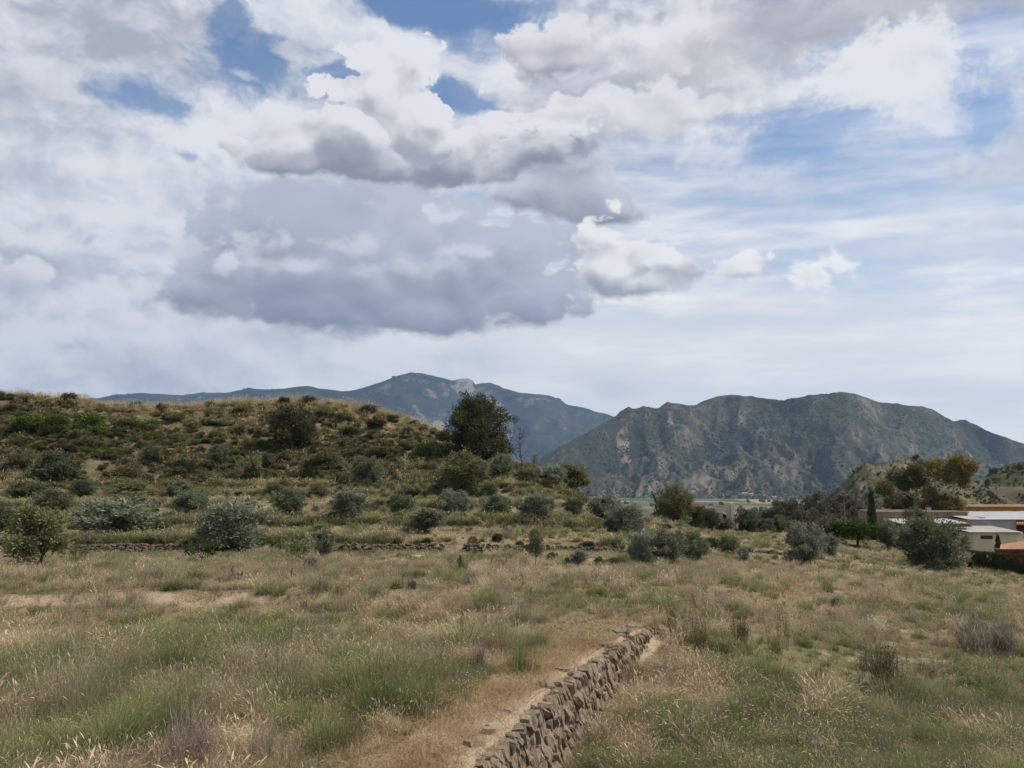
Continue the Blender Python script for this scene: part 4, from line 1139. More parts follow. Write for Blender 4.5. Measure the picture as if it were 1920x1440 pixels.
def wobble(x, y): return (fbm(x * 0.11, y * 0.05, 3, 3) - 0.5) * 2.6 * sstep(22, 40, y) * (1 - sstep(100, 140, y))
def terrace_wall(px0, px1, dlip, hgt, courses, label, size=0.17, skip=0.0):
    u0, u1 = U(px0, 1035), U(px1, 1035)
    lst = []; u = u0
    mid = None
    while u < u1:
        d = dlip
        for _ in range(6): d = dlip - float(wobble(u * d, d))
        x = u * d
        if mid is None and u > (u0 + u1) / 2: mid = (x, d)
        w_ = size * rs.uniform(.6, 1.35)
        if fbm(np.array([x * .25]), np.array([3.3]), 2, 44)[0] > skip:
            zt = ground(x, d + 0.35) + .02
            for c in range(courses):
                M = Matrix.Translation((x + rs.normal(0, .04), d - 0.10 - 0.10 * c + rs.normal(0, .03), zt - (c + .35) * hgt / courses + rs.normal(0, .02))) @ Matrix.Rotation(rs.normal(0, .3), 4, 'Y') @ Matrix.Rotation(rs.normal(0, .2), 4, 'Z') @ Matrix.Diagonal((w_ * 1.1, .3, hgt / courses * rs.uniform(.9, 1.3), 1))
                lst.append((M, int(rs.integers(0, 14)), rs.random()))
        u += w_ / d
    root = empty('dry_stone_wall', (mid[0], mid[1], ground(*mid)))
    tag(root, label, 'stone wall')
    join_stones('stonework', lst, root, Matrix.Translation(-root.location), M_DARKSTONE)
    return root
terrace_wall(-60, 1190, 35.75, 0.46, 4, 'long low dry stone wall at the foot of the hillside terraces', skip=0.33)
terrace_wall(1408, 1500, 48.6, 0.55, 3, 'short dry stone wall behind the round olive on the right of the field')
# ------------------------------------------------------------------ farm, ruin and other built things
def plain(name, a, b_, scale=1.2, rough=0.9, bump=0.0):
    m, n, b = material(name, rough, 0.15)
    t = m.node_tree; pos = t.nodes.new('ShaderNodeNewGeometry').outputs['Position']
    v = n.noise(n.vm('MULTIPLY', pos, (1, 1, 0.5)), scale, 6, 0.65)
    n._in(b.inputs['Base Color'], n.mix(n.lin(v, 0.32, 0.70), a, b_))
    return m
M_CREAM = plain('cream_render', rgb(0.60, 0.49, 0.31), rgb(0.70, 0.59, 0.39), .7)
M_OCHRE = plain('ochre_render', rgb(0.42, 0.25, 0.09), rgb(0.50, 0.31, 0.12))
M_GREYW = plain('grey_render', rgb(0.30, 0.31, 0.32), rgb(0.37, 0.38, 0.39))
M_DKGREY = plain('dark_block', rgb(0.13, 0.12, 0.115), rgb(0.20, 0.18, 0.17))
M_SHEET = plain('white_sheet', rgb(0.36, 0.36, 0.355), rgb(0.46, 0.455, 0.44), .35, .6)
M_SHEET2 = plain('weathered_sheet', rgb(0.32, 0.31, 0.27), rgb(0.44, 0.42, 0.37), .5, .6)
M_TILE = plain('clay_tile', rgb(0.30, 0.155, 0.10), rgb(0.42, 0.255, 0.175), 3.0)
M_OLDTILE = plain('old_tile', rgb(0.21, 0.155, 0.105), rgb(0.33, 0.255, 0.175), 2.2)
M_RED = plain('red_render', rgb(0.26, 0.055, 0.04), rgb(0.33, 0.08, 0.06))
M_BROWN = plain('brown_frame', rgb(0.07, 0.04, 0.03), rgb(0.10, 0.06, 0.045))
M_GLASS = plain('window_glass', rgb(0.03, 0.035, 0.04), rgb(0.08, 0.085, 0.09), 2.0, .2)
M_PLASTER = plain('old_plaster', rgb(0.46, 0.36, 0.25), rgb(0.62, 0.52, 0.39), 1.3)
M_WHITEP = plain('pale_stone', rgb(0.52, 0.46, 0.38), rgb(0.68, 0.61, 0.52), 2.0)
M_BRICK = plain('red_brick', rgb(0.19, 0.09, 0.06), rgb(0.30, 0.17, 0.12), 3.0)
M_POLE = plain('pole_wood', rgb(0.11, 0.09, 0.075), rgb(0.17, 0.145, 0.12), 3.0)
def rubble_mat():
    m, n, b = material('rubble_masonry', 0.95, 0.05)
    t = m.node_tree; pos = t.nodes.new('ShaderNodeNewGeometry').outputs['Position']
    v = t.nodes.new('ShaderNodeTexVoronoi'); n._in(v.inputs['Vector'], pos); v.inputs['Scale'].default_value = 3.2
    c = n.mix(n.sep(v.outputs['Color'])[0], rgb(0.20, 0.125, 0.085), rgb(0.36, 0.26, 0.18))
    c = n.mix(n.step(v.outputs['Distance'], 0.42, 0.62), c, rgb(0.28, 0.22, 0.16))
    n._in(b.inputs['Base Color'], c); return m
M_RUBBLE = rubble_mat()

def prism(name, poly, d0, d1, mat, parent, inv):
    """outline given as (x, z) in the world, from depth d0 to d1"""
    n = len(poly)
    V = [inv @ Vector((x, d0, z)) for x, z in poly] + [inv @ Vector((x, d1, z)) for x, z in poly]
    Fq = [tuple(range(n)), tuple(range(2 * n - 1, n - 1, -1))] + [(i, n + i, n + (i + 1) % n, (i + 1) % n) for i in range(n)]
    return mesh_obj(name, V, Fq, mat, parent)
def quadbox(name, c, thick, mat, parent, inv):
    """a slab through four corners, thickened downwards"""
    V = [inv @ Vector(p) for p in c] + [inv @ (Vector(p) - Vector((0, 0, thick))) for p in c]
    return mesh_obj(name, V, [(0, 1, 2, 3), (7, 6, 5, 4), (0, 4, 5, 1), (1, 5, 6, 2), (2, 6, 7, 3), (3, 7, 4, 0)], mat, parent)
def wx(px, d, row=985): return U(px, row) * d
def wz(row, d): return E(row) * d
def building(name, label, px, d, cat='building'):
    x = wx(px, d); r = empty(name, (x, d, ground(x, d))); tag(r, label, cat)
    return r, Matrix.Translation(-r.location)
def sheets(parent, inv, px0, px1, r_top, d_top, r_bot, d_bot, n, mat, thick=.05, name='roof_sheet'):
    """corrugated roofing, sheet by sheet"""
    xa0, xa1 = wx(px0, d_bot, r_bot), wx(px1, d_bot, r_bot)
    zt, zb = wz(r_top, d_top), wz(r_bot, d_bot)
    for i in range(n):
        a = xa0 + (xa1 - xa0) * i / n; b = xa0 + (xa1 - xa0) * (i + 1) / n - .03
        K = 12; V = []; Fq = []
        lift = random.uniform(0, .025)
        for k in range(K + 1):
            x = a + (b - a) * k / K; cz = .025 * (k % 2) + lift
            V += [inv @ Vector((x, d_bot, zb + cz)), inv @ Vector((x, d_top, zt + cz)), inv @ Vector((x, d_bot, zb + cz - thick)), inv @ Vector((x, d_top, zt + cz - thick))]
        for k in range(K):
            o = 4 * k; Fq += [(o, o + 4, o + 5, o + 1), (o + 2, o + 3, o + 7, o + 6), (o, o + 2, o + 6, o + 4), (o + 1, o + 5, o + 7, o + 3)]
        e = 4 * K; Fq += [(0, 1, 3, 2), (e, e + 2, e + 3, e + 1)]
        mesh_obj(name, V, Fq, mat, parent)
def tiles(name, c, rows, cols, mat, parent, inv):
    """rows of half-round clay tiles over a sloping quad (corners: low left, low right, high right, high left)"""
    c = [np.array(p, float) for p in c]; mb = MB()
    for j in range(rows):
        for i in range(cols):
            u0, u1 = i / cols, (i + .92) / cols; v0, v1 = j / rows, (j + 1.15) / rows
            def P(u, v, h): return (c[0] * (1 - u) + c[1] * u) * (1 - v) + (c[3] * (1 - u) + c[2] * u) * v + np.array([0, 0, h])
            V = []
            for vv, hh in ((v0, .06), (v1, .02)):
                for q, up in ((0, 0), (.25, .05), (.5, .07), (.75, .05), (1, 0)): V.append(np.array(inv @ Vector(P(u0 + (u1 - u0) * q, min(vv, 1.03), hh + up))))
            mb.add(V, [(k, k + 1, k + 6, k + 5) for k in range(4)] + [(4, 3, 2, 1, 0)], random.random())
    o = bpy.data.objects.new(name, mb.mesh(name, mat)); COL.objects.link(o); o.parent = parent
    return o
GB = -11.0     # foundations reach below the ground
def rect(px0, px1, r0, r1, d, base=False):
    x0, x1 = wx(px0, d), wx(px1, d); z1 = wz(r0, d); z0 = GB if base else wz(r1, d)
    return [(x0, z0), (x1, z0), (x1, z1), (x0, z1)]

# long stone barn with a tiled roof
r, iv = building('stone_barn', 'long low rubble stone barn with an old tiled roof and white chimney', 1730, 104)
prism('wall', rect(1648, 1816, 961, 0, 104, True), 104, 104.6, M_RUBBLE, r, iv)
x0, x1 = wx(1648, 104), wx(1816, 104)
prism('wall', [(x0, GB), (x0 + .5, GB), (x0 + .5, wz(961, 104)), (x0, wz(961, 104))], 104.6, 110, M_RUBBLE, r, iv)
prism('wall', [(x1 - .5, GB), (x1, GB), (x1, wz(961, 104)), (x1 - .5, wz(961, 104))], 104.6, 110, M_WHITEP, r, iv)
quadbox('roof', [(x0 - .1, 103.8, wz(960.8, 104)), (x1 + .1, 103.8, wz(960.8, 104)), (x1 + .1, 109.5, wz(957, 109)), (x0 - .1, 109.5, wz(957, 109))], .12, M_OLDTILE, r, iv)
tiles('roof_tiles', [(x0 - .15, 103.7, wz(960.8, 104)), (x1 + .1, 103.7, wz(960.8, 104)), (x1 + .1, 109.5, wz(957, 109)), (x0 - .15, 109.5, wz(957, 109))], 14, 52, M_OLDTILE, r, iv)['kind'] = 'stuff'
ch = prism('chimney', [(wx(1739.5, 108), wz(961, 108)), (wx(1746.5, 108), wz(961, 108)), (wx(1746.5, 108), wz(951, 108)), (wx(1739.5, 108), wz(951, 108))], 107.7, 108.3, M_WHITEP, r, iv)
prism('cap', [(wx(1739, 108), wz(950.5, 108)), (wx(1747, 108), wz(950.5, 108)), (wx(1745, 108), wz(947.5, 108)), (wx(1741, 108), wz(947.5, 108))], 107.6, 108.4, M_BROWN, ch, iv)
# white-roofed lean-to
r, iv = building('lean_to_shed', 'white sheet-roofed lean-to with a dark wall along the front of the stone barn', 1755, 99)
sheets(r, iv, 1690, 1818, 972.8, 103.6, 981.5, 98.6, 10, M_SHEET)
prism('wall', rect(1693, 1817, 982.6, 0, 99.0, True), 99.0, 99.4, M_DKGREY, r, iv)
x1 = wx(1817, 99); prism('wall', [(x1, GB), (x1 + .3, GB), (x1 + .3, wz(976, 99)), (x1, wz(976, 99))], 98.9, 103.5, M_BRICK, r, iv)
# hall with the wide white roof
r, iv = building('white_roofed_hall', 'hall with a wide white sheet roof and grey wall at the right edge', 1880, 100.5)
sheets(r, iv, 1817, 2010, 959, 109, 974, 100, 13, M_SHEET)
prism('wall', rect(1822, 1905, 975.4, 0, 100.4, True), 100.4, 100.8, M_GREYW, r, iv)
prism('wall', rect(1905, 2006, 985, 0, 101.6, True), 101.6, 102.0, M_BROWN, r, iv)
tiles('porch_roof', [(wx(1906, 99), 99, wz(983, 99)), (wx(1990, 99), 99, wz(983, 99)), (wx(1990, 101.4), 101.4, wz(976, 101.4)), (wx(1906, 101.4), 101.4, wz(976, 101.4))], 5, 18, M_TILE, r, iv)
prism('gable', [(wx(1818, 104), GB), (wx(1821, 104), GB), (wx(1821, 104), wz(967, 104)), (wx(1818, 104), wz(967, 104))], 100.8, 108.6, M_WHITEP, r, iv)
# cream annex
r, iv = building('cream_annex', 'cream rendered annex with a weathered sheet roof and one long brown window', 1868, 94.5)
sheets(r, iv, 1819, 1919, 986, 100.0, 998, 93.8, 7, M_SHEET2)
d = 94.2
for poly in (rect(1822, 1837, 998.8, 0, d, True), rect(1860, 1917, 998.8, 0, d, True)): prism('wall', poly, d, d + .35, M_CREAM, r, iv)
prism('wall', rect(1837, 1860, 998.8, 1004, d), d, d + .35, M_CREAM, r, iv)
prism('wall', rect(1837, 1860, 1011, 0, d, True), d, d + .35, M_CREAM, r, iv)
x0, x1, z0, z1 = wx(1837, d), wx(1860, d), wz(1011, d), wz(1004, d)
fr = empty('window', (0, 0, 0)); fr.parent = r
bars = [[(x0, z0), (x1, z0), (x1, z0 + .07), (x0, z0 + .07)], [(x0, z1 - .07), (x1, z1 - .07), (x1, z1), (x0, z1)]] + [[(x, z0 + .07), (x + .07, z0 + .07), (x + .07, z1 - .07), (x, z1 - .07)] for x in (x0, (x0 + x1) / 2 - .035, x1 - .07)]
for p in bars: prism('frame', p, d + .04, d + .12, M_BROWN, fr, iv)
for a, b in ((x0 + .07, (x0 + x1) / 2 - .035), ((x0 + x1) / 2 + .035, x1 - .07)): prism('pane', [(a, z0 + .07), (b, z0 + .07), (b, z1 - .07), (a, z1 - .07)], d + .07, d + .09, M_GLASS, fr, iv)
for px in (1822, 1916.6): 
    x = wx(px, d); prism('wall', [(x, GB), (x + .3, GB), (x + .3, wz(999.5, d)), (x, wz(999.5, d))], d + .35, 100.2, M_CREAM, r, iv)
# ochre house behind
r, iv = building('ochre_house', 'ochre house showing over the white roof with two small dark windows', 1870, 116)
d = 116
xs_ = [(1810, 1833), (1837, 1903), (1907, 2010)]
for a, b in xs_: prism('wall', rect(a, b, 951, 0, d, True), d, d + .4, M_OCHRE, r, iv)
for a, b in ((1833, 1837), (1903, 1907)):
    prism('wall', rect(a, b, 951, 956.5, d), d, d + .4, M_OCHRE, r, iv); prism('wall', rect(a, b, 960.5, 0, d, True), d, d + .4, M_OCHRE, r, iv)
    wn = prism('window', rect(a, b, 956.5, 960.5, d), d + .2, d + .26, M_GLASS, r, iv)
tiles('roof', [(wx(1808, d), d - .4, wz(950.8, d)), (wx(2012, d), d - .4, wz(950.8, d)), (wx(2012, d), d + 5, wz(949, d)), (wx(1808, d), d + 5, wz(949, d))], 5, 40, M_TILE, r, iv)
ch = prism('chimney', rect(1810, 1816, 945.5, 951.4, d), d + .6, d + 1.2, M_WHITEP, r, iv)
# little red house
r, iv = building('red_house', 'small red house with a hipped clay tile roof behind the hedge', 1905, 75)
zE, zR = wz(1031, 74), wz(1016.5, 77)
xa, xb, xr = wx(1874, 74, 1030), wx(2010, 74, 1030), wx(1912, 77, 1017)
prism('wall', [(xa + .5, GB), (xb - .4, GB), (xb - .4, zE), (xa + .5, zE)], 74.4, 74.7, M_RED, r, iv)
prism('wall', [(xa + .5, GB), (xa + .8, GB), (xa + .8, zE), (xa + .5, zE)], 74.7, 75.6, M_RED, r, iv)
tiles('roof', [(xa, 73.9, zE), (xb, 73.9, zE), (xb, 77, zR), (xr, 77, zR)], 9, 26, M_TILE, r, iv)
tiles('roof', [(wx(1877, 79, 1030), 79, zE), (xa, 73.9, zE), (xr, 77, zR), (xr, 77.1, zR)], 9, 18, M_TILE, r, iv)
prism('eave_board', [(xa, zE - .16), (xb, zE - .16), (xb, zE - .01), (xa, zE - .01)], 73.95, 74.05, M_BROWN, r, iv)
dr = prism('door', rect(1898, 1905, 1036, 1056, 74.3), 74.34, 74.39, M_BROWN, r, iv)
prism('handle', rect(1897.2, 1898.6, 1039, 1040.4, 74.2), 74.28, 74.33, M_WHITEP, dr, iv)

# ruined house
r, iv = building('ruined_house', 'roofless ruined house with broken plaster walls and a tall standing corner', 1350, 86)
d = 86
def P2(lst, dd=None): dd = dd or d; return [(wx(p, dd), wz(q, dd)) for p, q in lst]
prism('wall', P2([(1322, 1010), (1343, 1010), (1343, 950), (1338, 948.6), (1332, 949.4), (1326, 948), (1322, 950)]), d, d + .5, M_PLASTER, r, iv)
prism('wall', P2([(1343, 962), (1353, 960.5), (1362, 963), (1362, 949.6), (1352, 950.6), (1343, 950)]), d, d + .5, M_PLASTER, r, iv)
prism('wall', P2([(1343, 1010), (1362, 1010), (1362, 990), (1356, 987), (1351, 991), (1343, 988)]), d + .02, d + .45, M_PLASTER, r, iv)
prism('wall', P2([(1362, 1010), (1371, 1010), (1371, 946), (1367, 949), (1362, 949.6)]), d, d + .5, M_PLASTER, r, iv)
prism('door_frame', P2([(1359.5, 1010), (1362.6, 1010), (1362.2, 966), (1356, 963.4), (1354, 961.5), (1359, 961.5), (1363.4, 963.6)]), d - .12, d - .004, M_WHITEP, r, iv)
prism('corner_pier', P2([(1371, 1010), (1377.5, 1010), (1377, 985), (1377.8, 944.5), (1375, 942), (1372.5, 944), (1371, 943)]), d - .15, d + .9, M_WHITEP, r, iv)
prism('broken_pier', P2([(1379, 1010), (1383.5, 1010), (1383.4, 965), (1382, 961), (1380, 963), (1379.3, 970)]), d - .3, d + .5, M_WHITEP, r, iv)
prism('wall', P2([(1371.2, 1010), (1376.5, 1010), (1376.5, 952), (1371.2, 952)]), d + .9, d + 5, M_PLASTER, r, iv)
prism('wall', P2([(1298, 1010), (1322, 1010), (1322, 953), (1312, 952), (1306, 955), (1298, 956)]), d + .6, d + 1.1, M_BRICK, r, iv)
tiles('roof_remnant', [(wx(1300, d), d + .2, wz(952, d)), (wx(1326, d), d + .2, wz(951, d)), (wx(1326, d), d + 2.0, wz(946.5, d)), (wx(1304, d), d + 2.0, wz(947, d))], 6, 14, M_TILE, r, iv)
for i in range(22):
    px = random.uniform(1324, 1371); M = iv @ Matrix.Translation((wx(px, d), d + .25, wz(949.4, d))) @ Matrix.Rotation(random.uniform(0, 3), 4, 'Z') @ Matrix.Diagonal((random.uniform(.2, .45), .3, random.uniform(.12, .3), 1))
    o = bpy.data.objects.new('stone', SMESH[i % 14]); COL.objects.link(o); o.parent = r; o.matrix_local = M
r2 = r

# pole
def pole():
    d = 104; x = wx(1583, d, 960); g = ground(x, d); top = wz(924, d) - g
    root = empty('utility_pole', (x, d, g)); tag(root, 'thin weathered utility pole between the umbrella tree and the rocky hill', 'pole')
    mb = MB(); tube(mb, [(0, 0, -.5), (0, 0, top * .5), (.03, 0, top)], [.13, .11, .09], 8); o = bpy.data.objects.new('post', mb.mesh('post', M_POLE)); COL.objects.link(o); o.parent = root
    mb = MB(); tube(mb, [(-.5, -.1, top - .35), (.5, -.1, top - .35)], [.05, .05], 6); o = bpy.data.objects.new('crossarm', mb.mesh('crossarm', M_POLE)); COL.objects.link(o); o.parent = root
    for sx in (-.42, .42):
        mb = MB(); tube(mb, [(sx, -.1, top - .30), (sx, -.1, top - .14)], [.035, .05], 6); o = bpy.data.objects.new('insulator', mb.mesh('insulator', M_WHITEP)); COL.objects.link(o); o.parent = root
pole()

# irrigation pipes and a lump of old wood in the field
M_PIPE = plain('concrete_pipe', rgb(0.30, 0.25, 0.19), rgb(0.40, 0.34, 0.27), 4.0)
M_BLACK = plain('dark_inside', rgb(0.01, 0.01, 0.01), rgb(0.02, 0.018, 0.016), 4.0)
def pipe(label, px, row, rpx, lpx, yaw, mat):
    p = hit(px, row); k = p.y / F_PX; R_ = rpx * k; L = lpx * k; n = 16; V = []; Fq = []
    for x, rr in ((-L, R_), (0, R_), (0, R_ * .78), (-L, R_ * .78)):
        for i in range(n): a = 6.2832 * i / n; V.append((x, rr * math.cos(a), R_ * .8 + rr * math.sin(a)))
    for s in range(4):
        for i in range(n): j = (i + 1) % n; a, b = s * n, ((s + 1) % 4) * n; Fq.append((a + i, a + j, b + j, b + i))
    o = mesh_obj('irrigation_pipe', V, Fq, mat); o.location = p; o.rotation_euler = (0, 0.05, yaw); tag(o, label, 'pipe')
    o.data.polygons.foreach_set('use_smooth', np.ones(len(Fq), bool))
pipe('short concrete pipe lying in the grass before the long stone wall', 789, 1050, 4.6, 22, -0.35, M_PIPE)
pipe('dark open pipe end sticking out of the grass left of the lone rounded olive', 1253, 1089, 6.0, 16, -1.3, M_DKGREY)
def driftwood(label, px, row, wpx, seed):
    p = hit(px, row); k = p.y / F_PX; rng = np.random.default_rng(seed)
    root = empty('dead_wood', p); tag(root, label, 'log'); mb = MB(); w_ = wpx * k
    tube(mb, [(-.5 * w_, 0, .05), (-.1 * w_, .05, .13), (.5 * w_, 0, .03)], [.07, .09, .06], 7)
    o = bpy.data.objects.new('trunk', mb.mesh('log', M_POLE)); COL.objects.link(o); o.parent = root
    mb = MB(); tube(mb, [(-.35 * w_, 0, .1), (-.45 * w_, -.05, .28), (-.38 * w_, -.05, .36)], [.05, .04, .02], 6); tube(mb, [(.1 * w_, 0, .1), (.2 * w_, -.1, .2)], [.04, .02], 6)
    o = bpy.data.objects.new('branch', mb.mesh('branch', M_POLE)); COL.objects.link(o); o.parent = root
driftwood('grey dead log lying on the low bank in the left field', 450, 1086, 30, 1)
driftwood('dark broken stump on the bank right of the grey log', 553, 1090, 12, 2)
# ------------------------------------------------------------------ olives and other trees, each where it stands
T = tree
# front row, below the long wall
T('standard', 0, 72, 1067, 116, 114, 'tall olive tree with one slim trunk, first on the left of the front row')
T('olive', 1, 2, 1010, 80, 56, 'grey-green olive half hidden behind the tall olive at the left edge')
T('silver', 0, 214, 1008, 148, 70, 'broad spreading olive with low bare limbs above the stone wall')
T('bright', 0, 268, 1003, 40, 52, 'bright green shrub tucked against the broad spreading olive', 'shrub', 'shrub')
T('round', 1, 437, 1034, 124, 90, 'dense rounded olive standing right over the long stone wall')
T('silver', 2, 604, 1052, 58, 54, 'small silvery olive bush right behind the crooked almond tree')
T('almond', 0, 560, 1062, 58, 50, 'small crooked almond tree with thin leaves in the middle of the front field', 'almond_tree', 'almond tree')
T('almond', 1, 376, 1058, 60, 44, 'little thin-stemmed tree with flat dark crown in front of the rounded olive', 'almond_tree', 'almond tree')
T('sapling', 2, 140, 1062, 34, 40, 'thin nearly bare sapling just beside the tall olive at the left', 'sapling', 'tree')
T('sapling', 2, 158, 1060, 30, 36, 'thin twiggy sapling, second one beside the tall olive at the left', 'sapling', 'tree')
# first terrace over the wall
T('silver', 1, 800, 1000, 82, 44, 'low wide silvery olive on the bank over the middle of the long wall')
T('olive', 2, 302, 998, 34, 26, 'small round olive bush between the spreading olive and the rounded olive')
T('dead', 0, 352, 995, 26, 18, 'small purple-brown bush left of the rounded olive', 'bush', 'bush')
T('scrub', 0, 600, 997, 40, 18, 'low dark bush on the bank left of the wide silvery olive', 'bush', 'bush')
# second terrace
T('round', 0, 100, 962, 68, 42, 'dark dense olive on the second terrace, first from the left')
T('round', 2, 357, 966, 70, 44, 'wide dark olive on the second terrace above the dense rounded olive')
T('yellow', 0, 243, 948, 72, 26, 'low pale green olive bush above the broad spreading olive')
T('round', 0, 542, 966, 60, 47, 'rounded olive on the second terrace, third from the left')
T('round', 1, 656, 970, 64, 49, 'rounded silvery olive at the middle of the second terrace')
T('round', 2, 752, 966, 52, 38, 'smaller dark olive just right of the silvery olive on the second terrace')
T('round', 4, 850, 966, 56, 46, 'upright silvery olive on the second terrace above the low wide olive')
T('round', 0, 934, 968, 52, 38, 'flat-topped olive on the second terrace below the big pine')
T('round', 1, 1008, 970, 64, 43, 'white-tipped round olive near the end of the second terrace')
T('olive', 0, 1076, 970, 42, 34, 'plain green olive bush, last on the second terrace')
# third terrace
T('olive', 1, 50, 938, 82, 33, 'broad low olive on the third terrace near the left edge')
T('olive', 2, 156, 935, 58, 34, 'olive on the third terrace right above the dark dense olive')
T('yellow', 1, 246, 926, 50, 26, 'pale olive bush on the third terrace, third from the left')
T('olive', 3, 334, 931, 52, 29, 'green olive on the third terrace above the wide dark olive')
T('olive', 0, 514, 935, 38, 27, 'small olive on the third terrace below the little dark conifer')
T('olive', 1, 596, 935, 38, 23, 'low olive bush on the third terrace, just right of the dark conifer')
T('yellow', 0, 770, 931, 44, 23, 'low yellowish olive bush on the third terrace below the hill path')
T('olive', 2, 920, 933, 36, 27, 'small olive at the foot of the big silvery olive under the pine')
# foot of the hill
T('round', 0, 108, 912, 88, 62, 'big shaggy olive at the foot of the hill, near the left edge')
T('scrub', 1, 240, 903, 52, 36, 'dark grey olive bush at the foot of the hill, second from the left')
T('yellow', 1, 43, 882, 54, 40, 'pale round olive on the slope above the big shaggy olive')
T('sapling', 0, 285, 870, 42, 34, 'small olive with a thin trunk, low on the hillside')
T('olive', 1, 408, 877, 48, 42, 'upright grey-green olive low on the hillside above the third terrace')
T('yellow', 0, 470, 905, 48, 50, 'light green olive at the foot of the hill left of the dark conifer')
T('olive', 2, 502, 878, 30, 27, 'small round olive behind the light green one on the hillside')
T('yellow', 1, 612, 879, 48, 40, 'pale feathery olive low on the hillside below the big dull green bush')
T('dark', 0, 342, 893, 44, 38, 'dark shrub with reddish side on the lower hillside', 'shrub', 'shrub')
T('cypress', 0, 575, 912, 32, 48, 'little dark conifer at the foot of the hill', 'young_conifer', 'conifer')
T('round', 2, 689, 916, 64, 58, 'large dark olive at the foot of the hill below the grassy crest')
T('round', 3, 868, 921, 98, 70, 'biggest silvery green olive, standing just below the pine')
T('olive', 1, 940, 905, 52, 50, 'dark olive right of the big silvery one below the pine')
T('dark', 1, 797, 866, 44, 40, 'round dark green bush on the hillside left of the pine', 'bush', 'bush')
# pine and its neighbours
T('pine', 0, 893, 872, 126, 122, 'big dark pine tree on the shoulder of the hill', 'pine_tree', 'pine tree', rz=0.3, d=84)
T('round', 5, 545, 842, 84, 82, 'big dull green bush on the hillside below the crest', 'bush', 'bush')
T('dark', 0, 566, 840, 34, 40, 'dark green bush at the right foot of the big dull green bush', 'bush', 'bush')
T('standard', 0, 1076, 925, 78, 53, 'olive tree with a forked dark trunk on the end of the hill spur', d=76)
T('silver', 0, 1040, 930, 48, 40, 'silvery olive leaning against the spur left of the forked olive', d=74)
T('dead', 0, 1094, 948, 40, 34, 'dead brown bush below the forked olive', 'bush', 'bush')
T('olive', 0, 985, 918, 44, 30, 'green bushy olive on the spur under the bare tree', d=72)
# slope behind the field, towards the ruin
T('silver', 2, 1135, 985, 74, 52, 'silvery olive on the slope, left one of the pair above the dense trio')
T('round', 1, 1172, 1002, 76, 56, 'dense silvery olive on the slope, right one of the pair above the trio')
T('olive', 3, 1216, 972, 34, 24, 'small dark bush on the slope between the pair of olives and the tall olive')
T('round', 3, 1265, 986, 74, 68, 'tall warm green olive next to the dead black tree, left of the ruin', d=68)
T('dark', 1, 1300, 986, 34, 40, 'dark bush between the tall warm olive and the ruin', 'bush', 'bush', d=72)
T('olive', 2, 1333, 994, 50, 38, 'olive bush growing in front of the ruined house', d=74)
T('scrub', 2, 1360, 997, 36, 28, 'low bush growing inside the doorway of the ruined house', 'bush', 'bush', d=75)
T('olive', 1, 1402, 998, 46, 40, 'olive just right of the ruined house', d=82)
T('olive', 0, 1438, 1000, 40, 26, 'low olive bush, second right of the ruined house', d=81)
T('yellow', 1, 1463, 999, 26, 32, 'pale thin olive at the edge of the field before the wooded ridge', d=81)
# trio in the field
T('round', 1, 1208, 1056, 60, 58, 'left tree of the dense trio of olives in the middle of the field')
T('round', 4, 1254, 1058, 66, 64, 'middle tree of the dense trio of olives in the field')
T('round', 0, 1302, 1056, 60, 54, 'right tree of the dense trio of olives in the field')
T('dark', 0, 1336, 1034, 36, 30, 'dark green bush right behind the dense trio of olives', 'bush', 'bush')
T('round', 2, 1368, 1042, 38, 36, 'small dense olive bush right of the trio')
T('silver', 2, 1395, 1056, 24, 28, 'tiny pale olive sapling before the short stone wall')
# right of the field
T('round', 4, 1511, 1061, 72, 76, 'rounded olive with white-tipped crown alone in the right field')
T('silver', 0, 1556, 1038, 36, 34, 'small drooping olive behind the lone rounded olive', d=50)
T('citrus', 0, 1605, 1020, 88, 46, 'bright green umbrella-shaped tree before the farm', 'carob_tree', 'tree', d=66)
T('silver', 2, 1664, 1012, 44, 34, 'small silvery olive between the umbrella tree and the big olive', d=66)
T('scrub', 0, 1692, 1012, 66, 40, 'dull grey bush behind the big olive, before the stone barn', 'bush', 'bush', d=70)
T('olive', 3, 1722, 1010, 56, 50, 'olive half hidden behind the big olive at the farm', d=72)
T('round', 2, 1754, 1072, 112, 94, 'biggest round olive in the right field, in front of the farm buildings')
T('cypress', 0, 1636, 988, 21, 68, 'slim dark cypress beside the stone barn', 'cypress_tree', 'cypress', d=92)
T('cypress', 0, 1873, 1042, 15, 38, 'small cypress-like shrub against the cream annex wall', 'cypress_shrub', 'cypress', d=84)
# little trees along the middle of the field
T('sapling', 1, 863, 1073, 17, 30, 'small dark sapling standing alone before the bare bank', 'sapling', 'tree')
T('dark', 1, 938, 1062, 24, 14, 'low dark seedling bush right of the small dark sapling', 'bush', 'bush')
T('sapling', 0, 1004, 1064, 34, 64, 'young olive with a thin straight trunk before the long wall', 'olive_sapling', 'olive tree')
T('dark', 0, 1037, 1052, 22, 19, 'small dark bush just right of the thin-trunked young olive', 'bush', 'bush')
T('silver', 1, 1086, 1062, 40, 30, 'young silvery olive bush left of the trio')
T('dark', 1, 1063, 1063, 10, 20, 'tiny dark upright seedling beside the young silvery olive bush', 'bush', 'bush')
T('scrub', 1, 1124, 1060, 20, 18, 'little grey-green bush between the young silvery olive and the trio', 'bush', 'bush')
T('dark', 0, 1151, 1060, 30, 17, 'low spreading dark bush at the left of the trio', 'bush', 'bush')
